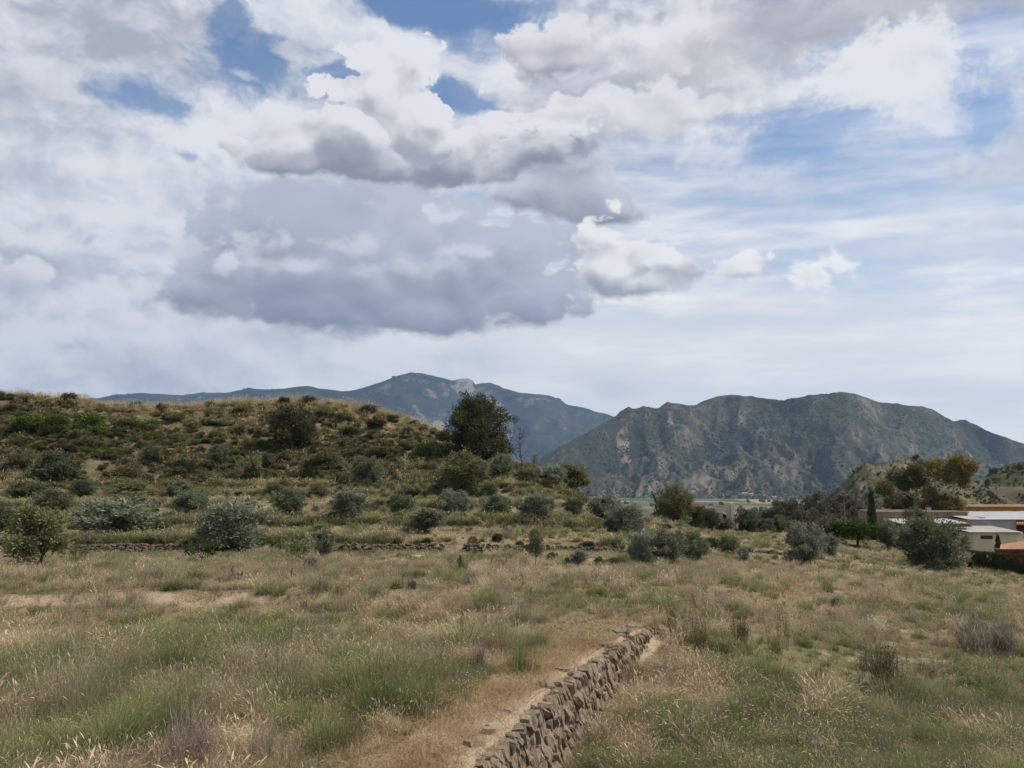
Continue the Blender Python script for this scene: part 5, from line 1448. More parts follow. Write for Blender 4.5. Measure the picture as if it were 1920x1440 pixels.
# bright green mastic shrubs high on the left of the hill
for i, (px, row, w_, h_, lb) in enumerate([
        (52, 808, 60, 34, 'bright green shrub high on the hillside, first from the left'),
        (98, 806, 56, 34, 'bright green shrub high on the hillside, second from the left'),
        (150, 814, 34, 26, 'small bright green shrub high on the hillside between two larger ones'),
        (174, 808, 50, 40, 'bright green shrub high on the hillside, the tallest of its row'),
        (183, 818, 34, 24, 'lowest bright green shrub right under the tallest of its row'),
        (282, 806, 36, 22, 'single bright green shrub at mid height on the hillside'),
        (286, 828, 40, 20, 'dull green shrub below the single bright green one'),
        (67, 848, 24, 22, 'small bright green shrub above the pale round olive'),
        (165, 850, 14, 12, 'tiny bright green tuft of leaves low on the hillside'),
        (199, 858, 30, 16, 'small bright green shrub beside the tiny one low on the hillside'),
        (490, 842, 26, 20, 'small green shrub just left of the big dull green bush')]):
    T('bright', i, px, row, w_, h_, lb, 'shrub', 'shrub', group='bright green shrubs on the hillside')

# bare and dead trees
def bare_tree(name, label, px, row, h_px, w_px, seed, mat, d=None, twigs=26):
    rng = np.random.default_rng(seed)
    p = hit(px, row) if d is None else Vector((U(px, row) * d, d, ground(U(px, row) * d, d)))
    k = p.y / F_PX; h = h_px * k + (max(0, E(row) * p.y - p.z) if d else 0); wd = w_px * k
    root = empty(name, p); tag(root, label, 'dead tree')
    tb = MB(); cb = MB()
    trunk = [np.array([0, 0, -.1])]
    for i in range(6): trunk.append(np.array([rng.normal(0, .04) * wd, rng.normal(0, .04) * wd, h * (i + 1) / 6]))
    tube(tb, trunk, [.05 * wd ** .5 * (1 - .14 * i) for i in range(7)], 6)
    for q in range(twigs):
        t = rng.uniform(.3, .98); a = rng.uniform(0, 6.28); b0 = np.array([0, 0, h * t]); e = b0 + np.array([math.cos(a), math.sin(a), rng.uniform(.2, .9)]) * wd * .5 * rng.uniform(.35, 1) * (1.15 - t * .6)
        tube(cb, [b0, (b0 + e) / 2 + rng.normal(0, .03 * wd, 3), e], [.022, .015, .008], 4)
        for _ in range(3):
            s0 = b0 + (e - b0) * rng.uniform(.4, .9); tube(cb, [s0, s0 + rng.normal(0, .14 * wd, 3) + np.array([0, 0, .1 * wd])], [.010, .004], 3)
    for nm, b in (('trunk', tb), ('branches', cb)):
        o = bpy.data.objects.new(nm, b.mesh(nm, mat)); COL.objects.link(o); o.parent = root
bare_tree('bare_tree', 'thin leafless tree behind the right side of the big pine', 976, 905, 84, 34, 3, M_BARK, d=80)
bare_tree('bare_tree', 'small leafless snag on the spur just left of the forked olive', 1002, 900, 36, 22, 8, M_BARK, d=78)
def dead_snag():
    p = Vector((U(1232, 960) * 76, 76, ground(U(1232, 960) * 76, 76))); k = 76 / F_PX
    root = empty('dead_tree', p); tag(root, 'black twisted dead tree behind the tall warm green olive', 'dead tree')
    z0 = E(975) * 76 - p.z
    def q(px, row, dy=0.0): return np.array([(px - 1232) * k, dy, E(row) * 76 - p.z])
    tb = MB(); cb = MB()
    tube(tb, [np.array([.3, 0, -.1]), q(1234, 965), q(1230, 950), q(1231, 940), q(1227, 931)], [.11, .10, .09, .085, .07], 7)
    for path, r in (([q(1230, 940), q(1226, 928), q(1229, 925, .2)], .09), ([q(1230, 936), q(1240, 929, -.2), (q(1242, 923, -.2)), q(1243, 917, -.1)], .09), ([q(1240, 929, -.2), q(1247, 926)], .05), ([q(1228, 930), q(1224, 927)], .07), ([q(1242, 923, -.2), q(1238, 921, .1)], .04), ([q(1229, 926), q(1235, 924, .3), q(1237, 921, .2)], .05)):
        tube(cb, path, [r * (1 - .2 * i) for i in range(len(path))], 5)
    for nm, b in (('trunk', tb), ('branches', cb)):
        o = bpy.data.objects.new(nm, b.mesh(nm, M_CHAR)); COL.objects.link(o); o.parent = root
dead_snag()

# gum trees behind the barn
def gum_tree(label, px, d, foot_row, top_row, path, lobes, mats, seed, bark):
    rng = np.random.default_rng(seed); x0 = U(px, 950) * d; z0 = E(foot_row) * d
    gz = ground(x0, d)
    root = empty('gum_tree', (x0, d, gz)); tag(root, label, 'gum tree', 'gum trees behind the stone barn')
    k = d / F_PX
    def q(p, row, dy=0.0): return np.array([(p - px) * k, dy, E(row) * d - gz])
    tb = MB(); cb = MB()
    for pts, r in path:
        P_ = [q(*a) for a in pts]
        if r > .2: P_ = [np.array([P_[0][0], 0, -.2])] + P_
        tube(tb, P_, [r * (1 - .65 * i / (len(P_) - 1)) for i in range(len(P_))], 7)
    lb = []
    for (p, row, rx, rz_, dy) in lobes:
        c = q(p, row, dy); lb.append((c[0], c[1], c[2], rx * k, rx * k * .9, rz_ * k))
        for _ in range(4): lb.append((c[0] + rng.normal(0, rx * k * .55), c[1] + rng.normal(0, rx * k * .55), c[2] + rng.normal(0, rz_ * k * .55), rx * k * .38, rx * k * .38, rz_ * k * .36))
    crown(cb, rng, lb, 520, 30, .40, .26, 0, .20, hang=.45, shell=.5)
    o = bpy.data.objects.new('trunk', tb.mesh('gum_trunk', bark)); COL.objects.link(o); o.parent = root
    o = bpy.data.objects.new('crown', cb.mesh('gum_crown', mats)); COL.objects.link(o); o.parent = root
gum_tree('dark green gum tree with a leaning pale limb behind the barn', 1700, 112, 960, 870,
         [([(1715, 960), (1716, 935), (1722, 912), (1706, 893)], .30), ([(1716, 935), (1690, 920), (1668, 912)], .16), ([(1722, 912), (1718, 892), (1722, 880)], .14), ([(1690, 922), (1676, 942)], .10)],
         [(1662, 916, 14, 12, 0), (1668, 937, 11, 11, -1), (1700, 892, 15, 9, 1), (1723, 879, 13, 9, 0), (1728, 902, 15, 10, 0), (1704, 910, 13, 9, 1), (1712, 940, 16, 10, 1), (1738, 946, 18, 9, -1), (1682, 950, 16, 7, 0)], M_EUCA, 5, M_PALEBARK)
gum_tree('thin rust-tinged gum tree with an upright pale trunk, middle one behind the barn', 1757, 110, 960, 868,
         [([(1760, 960), (1758, 930), (1757, 905), (1757, 884), (1752, 870)], .26), ([(1757, 890), (1764, 878), (1768, 868)], .10), ([(1757, 905), (1772, 915)], .10), ([(1759, 935), (1744, 928)], .12)],
         [(1748, 869, 6, 4, 0), (1767, 872, 7, 5, 0), (1756, 884, 9, 5, 0), (1764, 942, 16, 11, 0), (1743, 924, 10, 7, 0), (1748, 950, 14, 7, 0)], M_EUCAR, 6, M_PALEBARK)
gum_tree('tall orange-green gum tree with a round high crown, rightmost behind the barn', 1795, 108, 960, 855,
         [([(1784, 960), (1788, 935), (1792, 912), (1799, 890), (1806, 872)], .30), ([(1792, 912), (1786, 892), (1790, 876)], .13), ([(1799, 890), (1814, 880)], .12), ([(1788, 935), (1776, 942)], .10)],
         [(1800, 866, 14, 8, 0), (1822, 873, 12, 9, 0), (1784, 880, 11, 8, 0), (1808, 887, 12, 8, 0), (1784, 897, 8, 6, 0), (1812, 902, 8, 5, 0), (1792, 947, 13, 8, 0), (1774, 951, 11, 6, 0)], M_EUCAR, 7, M_PALEBARK)

# hedge at the right edge
def hedge():
    d = 60.0; x0, x1 = U(1822, 1060) * d, U(2150, 1060) * d; zb = ground((x0 + x1) / 2, d); k = d / F_PX
    root = empty('clipped_hedge', (x0, d, ground(x0, d))); tag(root, 'long dark clipped hedge below the farm at the right edge', 'hedge')
    rng = np.random.default_rng(4); cb = MB(); tb = MB()
    L = x1 - x0; n = 26000
    X = rng.random(n) * L; side = rng.random(n)
    Yq = np.where(side < .45, rng.normal(-.55, .06, n), rng.uniform(-.6, .6, n)); hh = 1.50 + .16 * (fbm(X * .6, X * 0, 3, 3) - .5)
    Zq = np.where(side < .45, rng.random(n) * hh, hh - np.abs(rng.normal(0, .06, n)))
    gz = H(X + x0, d + Yq) - ground(x0, d)
    Pp = np.stack([X, Yq, Zq + gz], 1); o = rng.normal(size=(n, 3)); o[:, 1] -= .6; o[:, 2] += .5; o /= np.linalg.norm(o, axis=1)[:, None]
    s = np.cross(o, rng.normal(size=(n, 3))); s /= np.linalg.norm(s, axis=1)[:, None]; ln = rng.uniform(.07, .15, n)[:, None]
    V = np.stack([Pp, Pp + o * ln * .5 + s * ln * .2, Pp + o * ln, Pp + o * ln * .5 - s * ln * .2], 1).reshape(-1, 3)
    cb.v.append(V); cb.t.append(np.repeat(rng.random(n), 4)); cb.a.append(np.zeros(4 * n)); cb.f = [tuple(q) for q in (np.arange(n)[:, None] * 4 + np.arange(4)).tolist()]; cb.m = [0] * n; cb.n = 4 * n
    for i in range(int(L / .8)):
        g = float(H(x0 + i * .8, d)) - ground(x0, d)
        tube(tb, [(i * .8, 0, g - .1), (i * .8 + .05, .03, g + .7), (i * .8, 0, g + 1.3)], [.04, .03, .012], 5)
    # dense inner leaves that stop one seeing through
    lobes = [(q, rng.normal(0, .1), float(H(x0 + q, d)) - ground(x0, d) + rng.uniform(.3, 1.15), .45, .36, .38) for q in np.arange(.3, L, .35)]
    crown(cb, rng, lobes, 700, 22, .17, .5, .2, .10, shell=.7)
    o = bpy.data.objects.new('foliage', cb.mesh('hedge_foliage', M_DARK)); COL.objects.link(o); o.parent = root
    o = bpy.data.objects.new('stems', tb.mesh('hedge_stems', M_DEAD)); COL.objects.link(o); o.parent = root
hedge()
# ------------------------------------------------------------------ scrub and tussocks of the hillside
rh = np.random.default_rng(202)
def crest_at(px):
    u = U(px, 760); d = np.arange(74, 112, 0.25); e = H(u * d, d) / d
    k = int(np.argmax(e)); return u, d[k]
# tussocks that stand against the sky along the crest, each one of its own
ES = TUFTS['esparto', 'mid']
def tuft_thing(name, me, loc, s, label, cat, group, rz=0.0):
    o = bpy.data.objects.new(name, me); COL.objects.link(o)
    o.location = loc; o.rotation_euler = (0, 0, rz); o.scale = s
    return tag(o, label, cat, group)
px_ = -40.0
while px_ < 838:
    u, d = crest_at(px_); d = d + rh.uniform(-2.0, 1.0); x = u * d
    big = 1.0 if px_ > 430 else 0.72
    s = rh.uniform(.65, 1.25) * big
    tuft_thing('esparto_tussock', ES[int(rh.integers(0, 4))], (x, d, ground(x, d) - .05), (s * 1.25, s * 1.25, s * 1.05),
               'straw-coloured grass tussock standing along the crest of the hill', 'grass tussock', 'tussocks on the hill crest', rh.uniform(0, 6.28))
    px_ += rh.uniform(7, 19) * (0.8 if px_ > 430 else 1.25)
# larger scrub bushes on the slope, too alike to tell apart
pts = []
tries = 0
while len(pts) < 130 and tries < 9000:
    tries += 1
    u = rh.uniform(-0.72, 0.06); d = rh.uniform(70, 96); x = u * d
    uc, dc = u, crest_at(960 + u * 1440 / 1.02)[1]
    if d > dc - 0.5: continue
    if all((x - a) ** 2 + ((d - b) * 1.6) ** 2 > 2.6 ** 2 for a, b in pts): pts.append((x, d))
for x, d in pts:
    h = rh.uniform(.7, 1.5); wd = h * rh.uniform(1.2, 2.0)
    plant('scrub_bush', 'scrub', int(rh.integers(0, 3)), (x, d, ground(x, d) - .06), wd, h,
          'low dark scrub bush among others on the hillside', 'bush', 'scrub bushes on the hillside', rh.uniform(0, 6.28))
# everything between them
def hillside():
    n = 15000
    u = rh.uniform(-0.82, 0.12, n); d = rh.uniform(67, 104, n); x = u * d
    k = rh.random(n); m = fbm(x * .16, d * .16, 3, 61)
    crestness = sstep(84, 96, d)
    idx = np.where(k < .12 + .62 * crestness + .4 * (m - .5), rh.integers(0, 4, n), np.where(k < .82, 4 + rh.integers(0, 3, n), 7 + rh.integers(0, 4, n)))
    s = np.where(idx < 4, rh.uniform(.45, .95, n), np.where(idx < 7, rh.uniform(.25, .75, n), rh.uniform(.7, 1.3, n)))
    sx = np.where((idx >= 4) & (idx < 7), s * rh.uniform(1.1, 1.9, n), s * 1.15)
    ok = (fbm(x * .35, d * .35, 3, 62) > .33)
    meshes = list(ES) + [c for _, c in TREES['scrub']] + TUFTS['dry', 'far']
    P_ = np.stack([x, d, H(x, d) - .04], 1)
    scatter('hillside_scrub', P_[ok], meshes, idx[ok], np.stack([sx, sx, s], 1)[ok], rh.uniform(0, 6.28, ok.sum()), None, 'mixed low scrub and dry grass covering the hillside')
hillside()
def terrace_scrub():
    n = 3600
    u = rh.uniform(-0.80, 0.20, n); d = rh.uniform(36, 70, n); x = u * d
    st = H(x, d + .7, False) - H(x, d - .7, False)
    ok = (st > .30) & (rh.random(n) < .75) | (rh.random(n) < .06)
    idx = np.where(rh.random(n) < .35, rh.integers(0, 4, n), 4 + rh.integers(0, 3, n))
    s = np.where(idx < 4, rh.uniform(.25, .5, n), rh.uniform(.18, .5, n)); sx = s * rh.uniform(1.1, 1.9, n)
    meshes = list(ES) + [c for _, c in TREES['scrub']]
    scatter('terrace_scrub', np.stack([x, d, H(x, d) - .04], 1)[ok], meshes, idx[ok], np.stack([sx, sx, s], 1)[ok], rh.uniform(0, 6.28, ok.sum()), None, 'low scrub on the banks between the terraces')
terrace_scrub()
# rocks showing through near the crest
rock_list = []
for i in range(90):
    u = rh.uniform(-0.70, -0.05); uc, dc = crest_at(960 + u * 1412); d = dc - rh.uniform(0.5, 9); x = u * d
    if fbm(np.array([x * .2]), np.array([d * .2]), 2, 71)[0] < .5: continue
    s = rh.uniform(.25, .8)
    rock_list.append((Matrix.Translation((x, d, ground(x, d))) @ Matrix.Rotation(rh.uniform(0, 6), 4, 'Z') @ Matrix.Diagonal((s * 1.7, s, s * .7, 1)), int(rh.integers(0, 14)), rh.random()))
rub = join_stones('hillside_rubble', rock_list, None, Matrix.Identity(4)); tag(rub, 'brown rock rubble showing through the scrub below the crest')

def bank_grass():
    """rank grass that hangs along the banks and picks out the lines of the terraces"""
    X = []; Y = []
    for L in (36.6, 46.6, 56.6, 65.2):
        n = 900; u = rh.uniform(-0.80, 0.14, n); d = np.full(n, L)
        for _ in range(5): d = L - wobble(u * d, d)
        d = d + rh.normal(0, .28, n); X.append(u * d); Y.append(d)
    x = np.concatenate(X); y = np.concatenate(Y); n = len(x)
    ok = fbm(x * .13, y * .3, 3, 95) > .40
    meshes = TUFTS['green', 'far'] + TUFTS['feather', 'far'] + TUFTS['dry', 'far'] + TUFTS['twig', 'far']
    k = np.where(rh.random(n) < .60, 0, np.where(rh.random(n) < .6, 4, np.where(rh.random(n) < .6, 8, 12)))
    s = rh.uniform(.7, 1.35, n)
    scatter('bank_grass', np.stack([x, y, H(x, y) - .03], 1)[ok], meshes, (k + rh.integers(0, 4, n))[ok], np.stack([s * 1.5, s * 1.2, s], 1)[ok], rh.uniform(0, 6.28, ok.sum()), None, 'rank dark grass along the terrace banks')
bank_grass()
# ------------------------------------------------------------------ woods and houses in the distance
rf = np.random.default_rng(404)
def blob_mesh(seed, mat):
    rng = np.random.default_rng(seed); bm = bmesh.new(); bmesh.ops.create_icosphere(bm, subdivisions=2, radius=.5)
    V = np.array([v.co[:] for v in bm.verts]); Fq = [[v.index for v in f.verts] for f in bm.faces]; bm.free()
    n = fbm(V[:, 0] * 3 + seed, V[:, 1] * 3 + V[:, 2] * 2.1, 3, seed)
    V = V * (0.55 + 0.9 * n)[:, None]; V[:, 2] = V[:, 2] * 1.1 + .35
    mb = MB(); mb.add(V, Fq, np.clip(n, 0, 1)); return mb.mesh('far_tree', mat)
BLOBS = [blob_mesh(600 + i, M_FARTREE) for i in range(5)]
def leafy(seed, mat, n=420, size=.16):
    rng = np.random.default_rng(seed); mb = MB()
    tube(mb, [(0, 0, -.05), (0, 0, .5), (.02, 0, .8)], [.03, .02, .008], 5, .2)
    lobes = [(rng.normal(0, .15), rng.normal(0, .15), rng.uniform(.35, .85), .2, .2, .15) for _ in range(9)]
    crown(mb, rng, lobes, n // 14, 14, size, .5, .3, .06); return mb.mesh('far_pine', mat)
M_RAVINE = leaf_material('ravine_leaf', rgb(0.075, 0.070, 0.042), rgb(0.165, 0.145, 0.092), inst=0.6, var=0.4)
LEAFY = [leafy(700 + i, M_PINE, 700, .12) for i in range(4)]
LEAFR = [leafy(740 + i, M_RAVINE, 700, .12) for i in range(3)]
LEAFS = [leafy(720 + i, M_SCRUB, 300, .2) for i in range(3)]
def on_grid(g, n, tmin=0.02, tmax=1.02, dens=None):
    X, Y, Z, T, G = g; nr, nc = X.shape
    i = rf.uniform(0, nr - 1.001, n); j = rf.uniform(0, nc - 1.001, n)
    a = i.astype(int); b = j.astype(int); fi = i - a; fj = j - b
    def s(A): return (A[a, b] * (1 - fj) + A[a, b + 1] * fj) * (1 - fi) + (A[a + 1, b] * (1 - fj) + A[a + 1, b + 1] * fj) * fi
    x, y, z, t, gg = s(X), s(Y), s(Z), s(T), s(G)
    ok = (t > tmin) & (t < tmax)
    if dens is not None: ok &= rf.random(n) < dens(x, y, t, gg)
    return np.stack([x, y, z], 1)[ok]
def wood(name, g, n, meshes, lo, hi, label, dens=None, sink=.1, tmin=.02, tmax=1.02, zst=(0.8, 1.3)):
    P_ = on_grid(g, n, tmin, tmax, dens); m = len(P_); s = rf.uniform(lo, hi, m) * rf.uniform(.7, 1.3, m)
    P_[:, 2] -= s * sink
    scatter(name, P_, meshes, rf.integers(0, len(meshes), m), np.stack([s, s, s * rf.uniform(zst[0], zst[1], m)], 1), rf.uniform(0, 6.28, m), None, label)
wood('mountain_forest', mtn_g, 70000, BLOBS, 2.6, 6.0, 'scattered pine wood on the near mountain',
     lambda x, y, t, g: np.clip(4.0 * (fbm(x / 120, y / 120, 4, 5, .6) - .44) + 1.6 * (.72 - g), .04, 1), zst=(.7, 1.1))
wood('far_forest', far_g, 9000, BLOBS, 14, 26, 'pine forest on the far mountain', lambda x, y, t, g: np.where(t > .985, .9, .0), zst=(.4, .7))
wood('slope_trees', slope_g, 3200, LEAFY + LEAFS + LEAFS, 1.0, 3.4, 'pines and scrub on the hill behind the farm')
wood('rocky_hill_scrub', rock_g, 3500, LEAFS, 0.5, 1.6, 'low scrub on the rocky hill', lambda x, y, t, g: np.full(len(x), .8))
wood('rocky_hill_pines', rock_g, 60, LEAFY, 3.5, 6, 'dark pines on the rocky hill', lambda x, y, t, g: np.where(t > .6, 1.0, .2))
wood('ridge_wood', wood_g, 3400, LEAFR, 2.2, 4.2, 'pine wood filling the ravine before the rocky hill')
# valley trees
n = 1500; d = rf.uniform(420, 1700, n); x = (rf.uniform(-.1, .75, n)) * d
ok = fbm(x / 60, d / 140, 2, 9) > .5
scatter('valley_trees', np.stack([x, d, H(x, d)], 1)[ok], BLOBS, rf.integers(0, 5, ok.sum()), rf.uniform(4, 9, ok.sum()), rf.uniform(0, 6, ok.sum()), None, 'orchard trees and hedges on the valley floor')

def grid_hit(g, px, row):
    X, Y, Z, T, G = g; u, e = ray(px, row)
    j = int(np.argmin(np.abs(X[60] / Y[60] - u))); k = int(np.argmax(Z[:, j] / Y[:, j] >= e))
    return Vector((u * Y[k, j], Y[k, j], Z[k, j]))
M_HW = plain('house_wall', rgb(0.52, 0.46, 0.38), rgb(0.66, 0.60, 0.52), .2)
def far_house(label, px, row, w_, dp, h):
    p = grid_hit(mtn_g, px, row); root = empty('farmhouse', p, random.uniform(-.4, .4)); tag(root, label, 'house', 'farmhouses at the foot of the mountain')
    a, b = w_ / 2, dp / 2
    mesh_obj('wall', [(-a, -b, -8), (a, -b, -8), (a, b, -8), (-a, b, -8), (-a, -b, h), (a, -b, h), (a, b, h), (-a, b, h)], [(0, 1, 5, 4), (1, 2, 6, 5), (2, 3, 7, 6), (3, 0, 4, 7), (4, 5, 6, 7)], M_HW, root)
    mesh_obj('roof', [(-a - .4, -b - .4, h + .05), (a + .4, -b - .4, h + .05), (a + .4, b + .4, h + .05), (-a - .4, b + .4, h + .05), (-a - .4, 0, h + 2.2), (a + .4, 0, h + 2.2)], [(0, 1, 5, 4), (2, 3, 4, 5), (0, 4, 3), (1, 2, 5), (3, 2, 1, 0)], M_TILE, root)
    for s in (-.5, 0, .5): mesh_obj('window', [(s * a - .7, -b - .03, h * .35), (s * a + .7, -b - .03, h * .35), (s * a + .7, -b - .03, h * .75), (s * a - .7, -b - .03, h * .75), (s * a - .7, -b + .2, h * .35), (s * a + .7, -b + .2, h * .35), (s * a + .7, -b + .2, h * .75), (s * a - .7, -b + .2, h * .75)], [(0, 1, 2, 3), (0, 4, 5, 1), (1, 5, 6, 2), (2, 6, 7, 3), (3, 7, 4, 0)], M_GLASS, root)
far_house('pale farmhouse at the foot of the mountain, just right of the ruin', 1397, 929, 15, 9, 5)
far_house('lower annex house beside the pale farmhouse at the mountain foot', 1408, 931, 10, 7, 4)
far_house('small pale house at the mountain foot, between farmhouse and rocky hill', 1437, 932, 11, 8, 4)
far_house('tiny pale house at the mountain foot above the ruin', 1300, 926, 9, 7, 4)
far_house('white house low on the valley side, rightmost one at the mountain foot', 1452, 938, 9, 7, 4)

def mast(label, px, h):
    u, e = ray(px, 699); j = int(np.argmin(np.abs(far_g[0][149] / far_g[1][149] - u)))
    p = Vector((far_g[0][149, j], far_g[1][149, j], far_g[2][149, j])); root = empty('antenna_mast', p); tag(root, label, 'antenna')
    mb = MB(); tube(mb, [(0, 0, -4), (0, 0, h * .6), (0, 0, h)], [1.3, 1.0, .4], 5); o = bpy.data.objects.new('mast', mb.mesh('mast', M_GREYW)); COL.objects.link(o); o.parent = root
    mb = MB(); tube(mb, [(-2.5, 0, h * .55), (2.5, 0, h * .55)], [.6, .6], 5); o = bpy.data.objects.new('crossbar', mb.mesh('crossbar', M_GREYW)); COL.objects.link(o); o.parent = root
mast('tall antenna mast on the peak of the far mountain, left one', 770, 34)
mast('short antenna mast on the peak of the far mountain, middle one', 776, 22)
mast('antenna mast on the far mountain, right of the peak', 791, 26)
# ------------------------------------------------------------------ plants that stand out in the near field
def front(name, kind, px, row, wpx, hpx, label, cat='grass tussock', var=0, group=None, n=5):
    """a broad tussock made of several tufts grown together"""
    p = hit(px, row); k = p.y / F_PX; W = wpx * k; Hh = hpx * k; rng = np.random.default_rng(int(px * 7 + row))
    lod = 'near' if p.y < 14.5 else 'mid'
    bp = MB(); parts = []
    tall = {'dry': .5, 'green': .45, 'feather': .5, 'twig': .55, 'weed': .55, 'esparto': .85, 'flower': .42, 'litter': .1}[kind]
    V = []; Fq = []; tn = []; al = []; mi = []; nv = 0
    for i in range(n):
        me = TUFTS[kind, lod][(var + i) % 4]
        co = np.empty(len(me.vertices) * 3, np.float32); me.vertices.foreach_get('co', co); co = co.reshape(-1, 3).astype(float)
        t = np.empty(len(me.vertices), np.float32); me.attributes['tint'].data.foreach_get('value', t)
        a = np.empty(len(me.vertices), np.float32); me.attributes['along'].data.foreach_get('value', a)
        q = rng.uniform(0, 6.28); c, s = math.cos(q), math.sin(q)
        f = Hh / tall * rng.uniform(.75, 1.1); ox, oy = rng.normal(0, W * .20), rng.normal(0, W * .16)
        f *= max(.6, 1 - .5 * (abs(ox) / (W * .5 + 1e-6)) ** 2)
        w_ = max(.35, min(1.6, W / (Hh * 2.2)))
        co = np.stack([(co[:, 0] * c - co[:, 1] * s) * f * w_ + ox, (co[:, 0] * s + co[:, 1] * c) * f * w_ + oy, co[:, 2] * f], 1)
        co[:, 2] += H(co[:, 0] * 0 + p.x + ox, co[:, 1] * 0 + p.y + oy) - p.z
        V.append(co); Fq += [tuple(int(v) + nv for v in pl.vertices) for pl in me.polygons]; mi += [pl.material_index for pl in me.polygons]; nv += len(co); tn.append(t); al.append(a)
    me2 = bpy.data.meshes.new(name); me2.from_pydata([tuple(v) for v in np.concatenate(V)], [], Fq)
    for m in me.materials: me2.materials.append(m)
    me2.polygons.foreach_set('material_index', np.array(mi, np.int32))
    for key, dat in (('tint', tn), ('along', al)):
        at = me2.attributes.new(key, 'FLOAT', 'POINT'); at.data.foreach_set('value', np.concatenate(dat).astype(np.float32))
    o = bpy.data.objects.new(name, me2); COL.objects.link(o); o.location = p
    return tag(o, label, cat, group)
FT = front
FT('grass_tussock', 'green', 335, 1275, 170, 95, 'big green grass tussock behind the pale barley heads in the left foreground', n=12)
FT('grass_tussock', 'feather', 120, 1345, 230, 130, 'wide feathery grey-green grass clump at the left edge', n=16)
FT('grass_tussock', 'green', 60, 1300, 120, 70, 'green grass clump at the left edge behind the feathery one', n=8)
FT('barley_clump', 'dry', 370, 1345, 150, 85, 'clump of tall pale barley heads in front of the big green tussock', n=9)
FT('barley_clump', 'dry', 500, 1350, 150, 72, 'pale barley clump right of the tall one in the left foreground', n=8)
FT('twiggy_shrub', 'twig', 355, 1440, 190, 125, 'dry lavender-grey twiggy shrub at the bottom left', 'shrub', n=9)
FT('twiggy_shrub', 'twig', 492, 1438, 120, 115, 'dry lavender-grey twiggy shrub, right one of two at the bottom', 'shrub', n=7)
FT('grass_tussock', 'green', 690, 1318, 190, 105, 'tall soft green grass clump left of the dirt path', n=13)
FT('grass_tussock', 'feather', 600, 1320, 130, 90, 'greyish grass clump joining the tall soft green one', n=8)
FT('green_herb', 'flower', 868, 1318, 100, 56, 'low bushy green herb at the edge of the dirt path', 'plant', n=9)
FT('thistle', 'weed', 660, 1420, 60, 100, 'dried brown thistle with curled heads at the bottom of the path', 'weed', n=5)
FT('grass_tussock', 'twig', 900, 1262, 80, 70, 'brown dry grass tussock beside the path, left of the green one', n=6)
FT('grass_tussock', 'green', 968, 1258, 84, 84, 'green grass tussock beside the dirt path', n=8)
FT('dock_stalk', 'weed', 868, 1190, 24, 58, 'dark brown dock stalk standing over the barley', 'weed', n=3)
FT('dock_stalk', 'weed', 752, 1105, 16, 34, 'small brown weed stalk in the middle of the field', 'weed', n=2)
FT('grass_tussock', 'green', 905, 1142, 100, 42, 'dark green grass mound in the middle of the field', n=9)
FT('grass_tussock', 'green', 1112, 1118, 50, 26, 'green grass tussock right of the dark green mound', n=5)
FT('grass_tussock', 'green', 1172, 1131, 38, 24, 'grey-green tussock just beyond the end of the stone wall', n=4)
FT('grass_tussock', 'feather', 1060, 1132, 46, 24, 'faded grass tussock between the dark mound and the stone wall', n=4)
FT('brushy_weed', 'weed', 1390, 1212, 80, 56, 'dark brushy weed in the right field near the wall end', 'weed', n=8)
FT('brushy_weed', 'weed', 1466, 1212, 46, 72, 'upright twiggy weed right of the dark brushy one', 'weed', n=4)
FT('grass_tussock', 'green', 1455, 1222, 70, 36, 'green grass clump at the foot of the upright twiggy weed', n=5)
FT('grass_tussock', 'dry', 1445, 1146, 44, 32, 'round straw-brown tussock in the right field', n=5)
FT('brushy_weed', 'weed', 1660, 1290, 130, 90, 'tall branching brown weed in the middle of the right field', 'weed', n=9)
FT('brushy_weed', 'twig', 1850, 1232, 150, 80, 'wide dark twiggy bush at the right edge of the field', 'shrub', n=12)
FT('brushy_weed', 'weed', 1310, 1225, 90, 70, 'brown feathery weed right beside the stone wall end', 'weed', n=6)
FT('barley_clump', 'dry', 1880, 1410, 150, 75, 'pale straw-coloured grass clump at the bottom right corner', n=10)
FT('grass_tussock', 'dry', 1402, 1100, 24, 17, 'small dark round tussock on the low bank, left one of two', n=4)
FT('grass_tussock', 'twig', 1428, 1099, 16, 12, 'small dark round tussock on the low bank, right one of two', n=3)
FT('grass_tussock', 'twig', 1620, 1099, 32, 15, 'low dark tussock on the far bank right of the lone olive', n=4)
FT('thistle_patch', 'flower', 1390, 1392, 170, 60, 'patch of pale pink thistle flowers in the lower right field', 'flower', n=9)
FT('thistle_patch', 'flower', 1610, 1400, 140, 66, 'second patch of pale thistle flowers, farther right', 'flower', n=8)
FT('grass_tussock', 'feather', 1236, 1192, 60, 40, 'brownish grass tussock closing the far end of the stone wall', n=6)
FT('brushy_weed', 'weed', 1268, 1200, 60, 52, 'low brown weed just right of the far end of the stone wall', 'weed', n=5)
FT('grass_tussock', 'green', 1190, 1275, 44, 44, 'green grass clump growing at the foot of the stone wall', n=6)
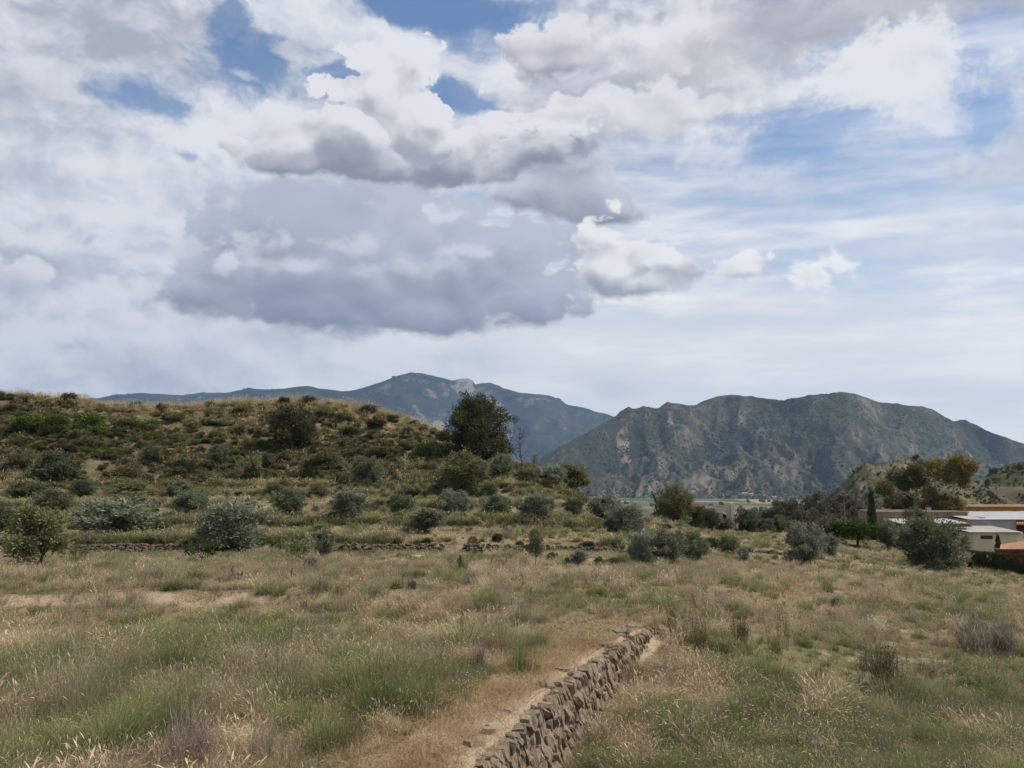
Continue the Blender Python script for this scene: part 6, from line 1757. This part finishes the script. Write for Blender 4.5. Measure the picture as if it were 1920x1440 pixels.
# ------------------------------------------------------------------ grass and weeds of the fields
rg = np.random.default_rng(77)
def field_points(n, d0, d1, umax=0.78):
    d = np.sqrt(rg.random(n) * (d1 ** 2 - d0 ** 2) + d0 ** 2)
    u = rg.uniform(-umax, umax, n)
    return u * d, d
def path_mask(x, y):
    p = wall_x(y) - x
    return sstep(-0.15, 0.05, p) * (1 - sstep(0.5, 1.25, p + (fbm(x * 0.9, y * 0.5, 3, 8) - 0.5) * 0.9)) * (1 - sstep(12.5, 15.5, y)) * sstep(1, 4, y)
KINDS = ['dry', 'green', 'feather', 'litter', 'weed', 'twig', 'flower', 'esparto']
def kind_of(x, y):
    """which plant grows where: broad drifts of dry barley, green grass and feathery stalks"""
    n = len(x)
    a = fbm(x * 0.33, y * 0.20, 3, 301); b = fbm(x * 0.45 + 40, y * 0.26, 3, 302); c = rg.random(n)
    side = x > wall_x(y)                                     # lower, greener field
    k = np.zeros(n, int)
    green = a + np.where(side & (y < 16), 0.15, 0.03) - np.where((y > 17) & (y < 36), 0.05, 0.0) + np.where(y > 37, 0.03, 0.0)
    k[green > 0.56] = 1
    k[(b > 0.56)] = 2
    k[(b > 0.62) & (green > 0.54)] = 1
    k[c < 0.10] = 0; k[(c > 0.10) & (c < 0.18)] = 2
    k[(c > 0.985)] = 4
    k[(c > 0.955) & (c < 0.97)] = 5
    fl = side & (y < 14) & (fbm(x * 0.6, y * 0.6, 2, 305) > 0.52)
    k[fl & (c > 0.55) & (c < 0.63)] = 6
    k[(c > 0.70) & (c < 0.93)] = 3
    return k
def sow(name, n, d0, d1, lod, smul, label, keep=None, umax=0.78):
    x, y = field_points(n, d0, d1, umax)
    pm = path_mask(x, y)
    cover = fbm(x * 0.8, y * 0.6, 3, 310)
    k = kind_of(x, y)
    on = pm > 0.35
    k[on] = 3
    ok = np.where(on, rg.random(n) < 0.50, (cover > 0.36) | (rg.random(n) < 0.28))
    near_wall = (x - wall_x(y) > -0.10) & (x - wall_x(y) < 0.36)
    ok &= ~(near_wall & (y < 13.8))
    if keep is not None: ok &= keep(x, y)
    x, y, k = x[ok], y[ok], k[ok]
    z = H(x, y)
    s = rg.uniform(0.6, 1.25, len(x)) * smul * (0.25 + 1.5 * fbm(x * 0.55, y * 0.45, 3, 320))
    lit = k == 3
    pd = wall_x(y) - x
    s *= np.where((pd > 0) & (pd < 2.2) & (y < 17), 0.55 + 0.45 * sstep(1.0, 2.2, pd), 1.0)
    s = np.where(lit, rg.uniform(.7, 1.3, len(x)), s)
    meshes = []; start = {}
    for i, kd in enumerate(KINDS):
        start[i] = len(meshes); meshes += TUFTS[kd, lod]
    idx = np.array([start[q] for q in k]) + rg.integers(0, 4, len(k))
    wind = np.stack([rg.normal(0.0, .10, len(x)), rg.normal(0.10, .10, len(x))], 1)
    sc = np.stack([s * 1.1, s * 1.1, s], 1)
    return scatter(name, np.stack([x, y, z], 1), meshes, idx, sc, rg.uniform(-3.14, 3.14, len(x)) * 1.0, wind, label)
def clump_mesh(kind, lod, seed, n=9, R=.22):
    """several tufts grown together into one tussock, highest in the middle"""
    rng = np.random.default_rng(seed); out = MB(); mats = None
    for i in range(n):
        me = TUFTS[kind, lod][i % 4]; mats = list(me.materials)
        N = len(me.vertices); co = np.empty(N * 3, np.float32); me.vertices.foreach_get('co', co); co = co.reshape(-1, 3).astype(float)
        t = np.empty(N, np.float32); me.attributes['tint'].data.foreach_get('value', t); al = np.empty(N, np.float32); me.attributes['along'].data.foreach_get('value', al)
        q = rng.uniform(0, 6.28); c, s_ = math.cos(q), math.sin(q); r = R * math.sqrt(rng.random()); a = rng.uniform(0, 6.28)
        f = (1.25 - .6 * (r / R) ** 2) * rng.uniform(.85, 1.15)
        V = np.stack([(co[:, 0] * c - co[:, 1] * s_) * f + r * math.cos(a), (co[:, 0] * s_ + co[:, 1] * c) * f + r * math.sin(a), co[:, 2] * f], 1)
        out.v.append(V); out.t.append(t); out.a.append(al); out.f += [tuple(int(v) + out.n for v in p.vertices) for p in me.polygons]; out.m += [p.material_index for p in me.polygons]; out.n += N
    return out.mesh('clump_' + kind, mats)
def clumps(name, n, d0, d1, lod, s0, s1, label):
    kinds = ['green', 'feather', 'dry', 'twig', 'green']
    meshes = [clump_mesh(k, lod, 40 + i * 3 + j) for i, k in enumerate(kinds) for j in range(2)]
    x, y = field_points(n, d0, d1)
    ok = (path_mask(x, y) < .1) & ~((x - wall_x(y) > -.35) & (x - wall_x(y) < .7) & (y < 15.5))
    g = fbm(x * .3, y * .2, 3, 330); r = rg.random(n)
    k = np.where(g > .54, np.where(r < .6, 0, 2), np.where(r < .38, 4, np.where(r < .75, 2, np.where(r < .985, 1, 3))))
    k = np.where((x > wall_x(y)) & (y < 16) & (r < .6), 0, k)
    idx = k * 2 + rg.integers(0, 2, n); s = rg.uniform(s0, s1, n) * rg.uniform(.7, 1.2, n)
    P_ = np.stack([x, y, H(x, y)], 1)
    scatter(name, P_[ok], meshes, idx[ok], np.stack([s * 1.15, s * 1.15, s], 1)[ok], rg.uniform(0, 6.28, ok.sum()), None, label)
clumps('field_tussocks', 380, 5.0, 14.5, 'near', .55, 1.10, 'green and straw tussocks through the near field')
clumps('field_tussocks', 620, 14.5, 34.0, 'mid', .40, .85, 'green and straw tussocks through the middle of the field')
clumps('field_tussocks', 1300, 36.0, 72.0, 'far', .40, .85, 'tussocks on the terraces and far field')
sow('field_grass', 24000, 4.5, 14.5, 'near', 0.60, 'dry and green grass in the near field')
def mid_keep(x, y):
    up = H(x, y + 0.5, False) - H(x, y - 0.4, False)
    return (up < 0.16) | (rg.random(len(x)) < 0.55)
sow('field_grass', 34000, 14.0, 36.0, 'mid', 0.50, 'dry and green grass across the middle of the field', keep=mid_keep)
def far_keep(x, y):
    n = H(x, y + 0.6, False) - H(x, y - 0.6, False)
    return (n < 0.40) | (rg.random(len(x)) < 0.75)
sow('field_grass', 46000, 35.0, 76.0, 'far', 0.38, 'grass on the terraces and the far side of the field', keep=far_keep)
# ------------------------------------------------------------------ air
def haze():
    x0, x1, y0, y1, z0, z1 = -13200, 13200, -13200, 9100, -75, 1040
    v = [(x0, y0, z0), (x1, y0, z0), (x1, y1, z0), (x0, y1, z0), (x0, y0, z1), (x1, y0, z1), (x1, y1, z1), (x0, y1, z1)]
    f = [(0, 3, 2, 1), (4, 5, 6, 7), (0, 1, 5, 4), (1, 2, 6, 5), (2, 3, 7, 6), (3, 0, 4, 7)]
    m = bpy.data.materials.new('haze'); m.use_nodes = True
    t = m.node_tree; t.nodes.clear()
    o = t.nodes.new('ShaderNodeOutputMaterial'); p = t.nodes.new('ShaderNodeVolumePrincipled')
    p.inputs['Color'].default_value = HAZE_COLOR
    p.inputs['Density'].default_value = HAZE_DENSITY
    p.inputs['Anisotropy'].default_value = 0.2
    t.links.new(p.outputs[0], o.inputs['Volume'])
    ob = mesh_obj('haze', v, f, m)
    tag(ob, 'pale blue haze in the air over the valley and mountains', kind='stuff')
HAZE_COLOR = rgb(0.44, 0.67, 1.0)
HAZE_DENSITY = 6.4e-5
haze()
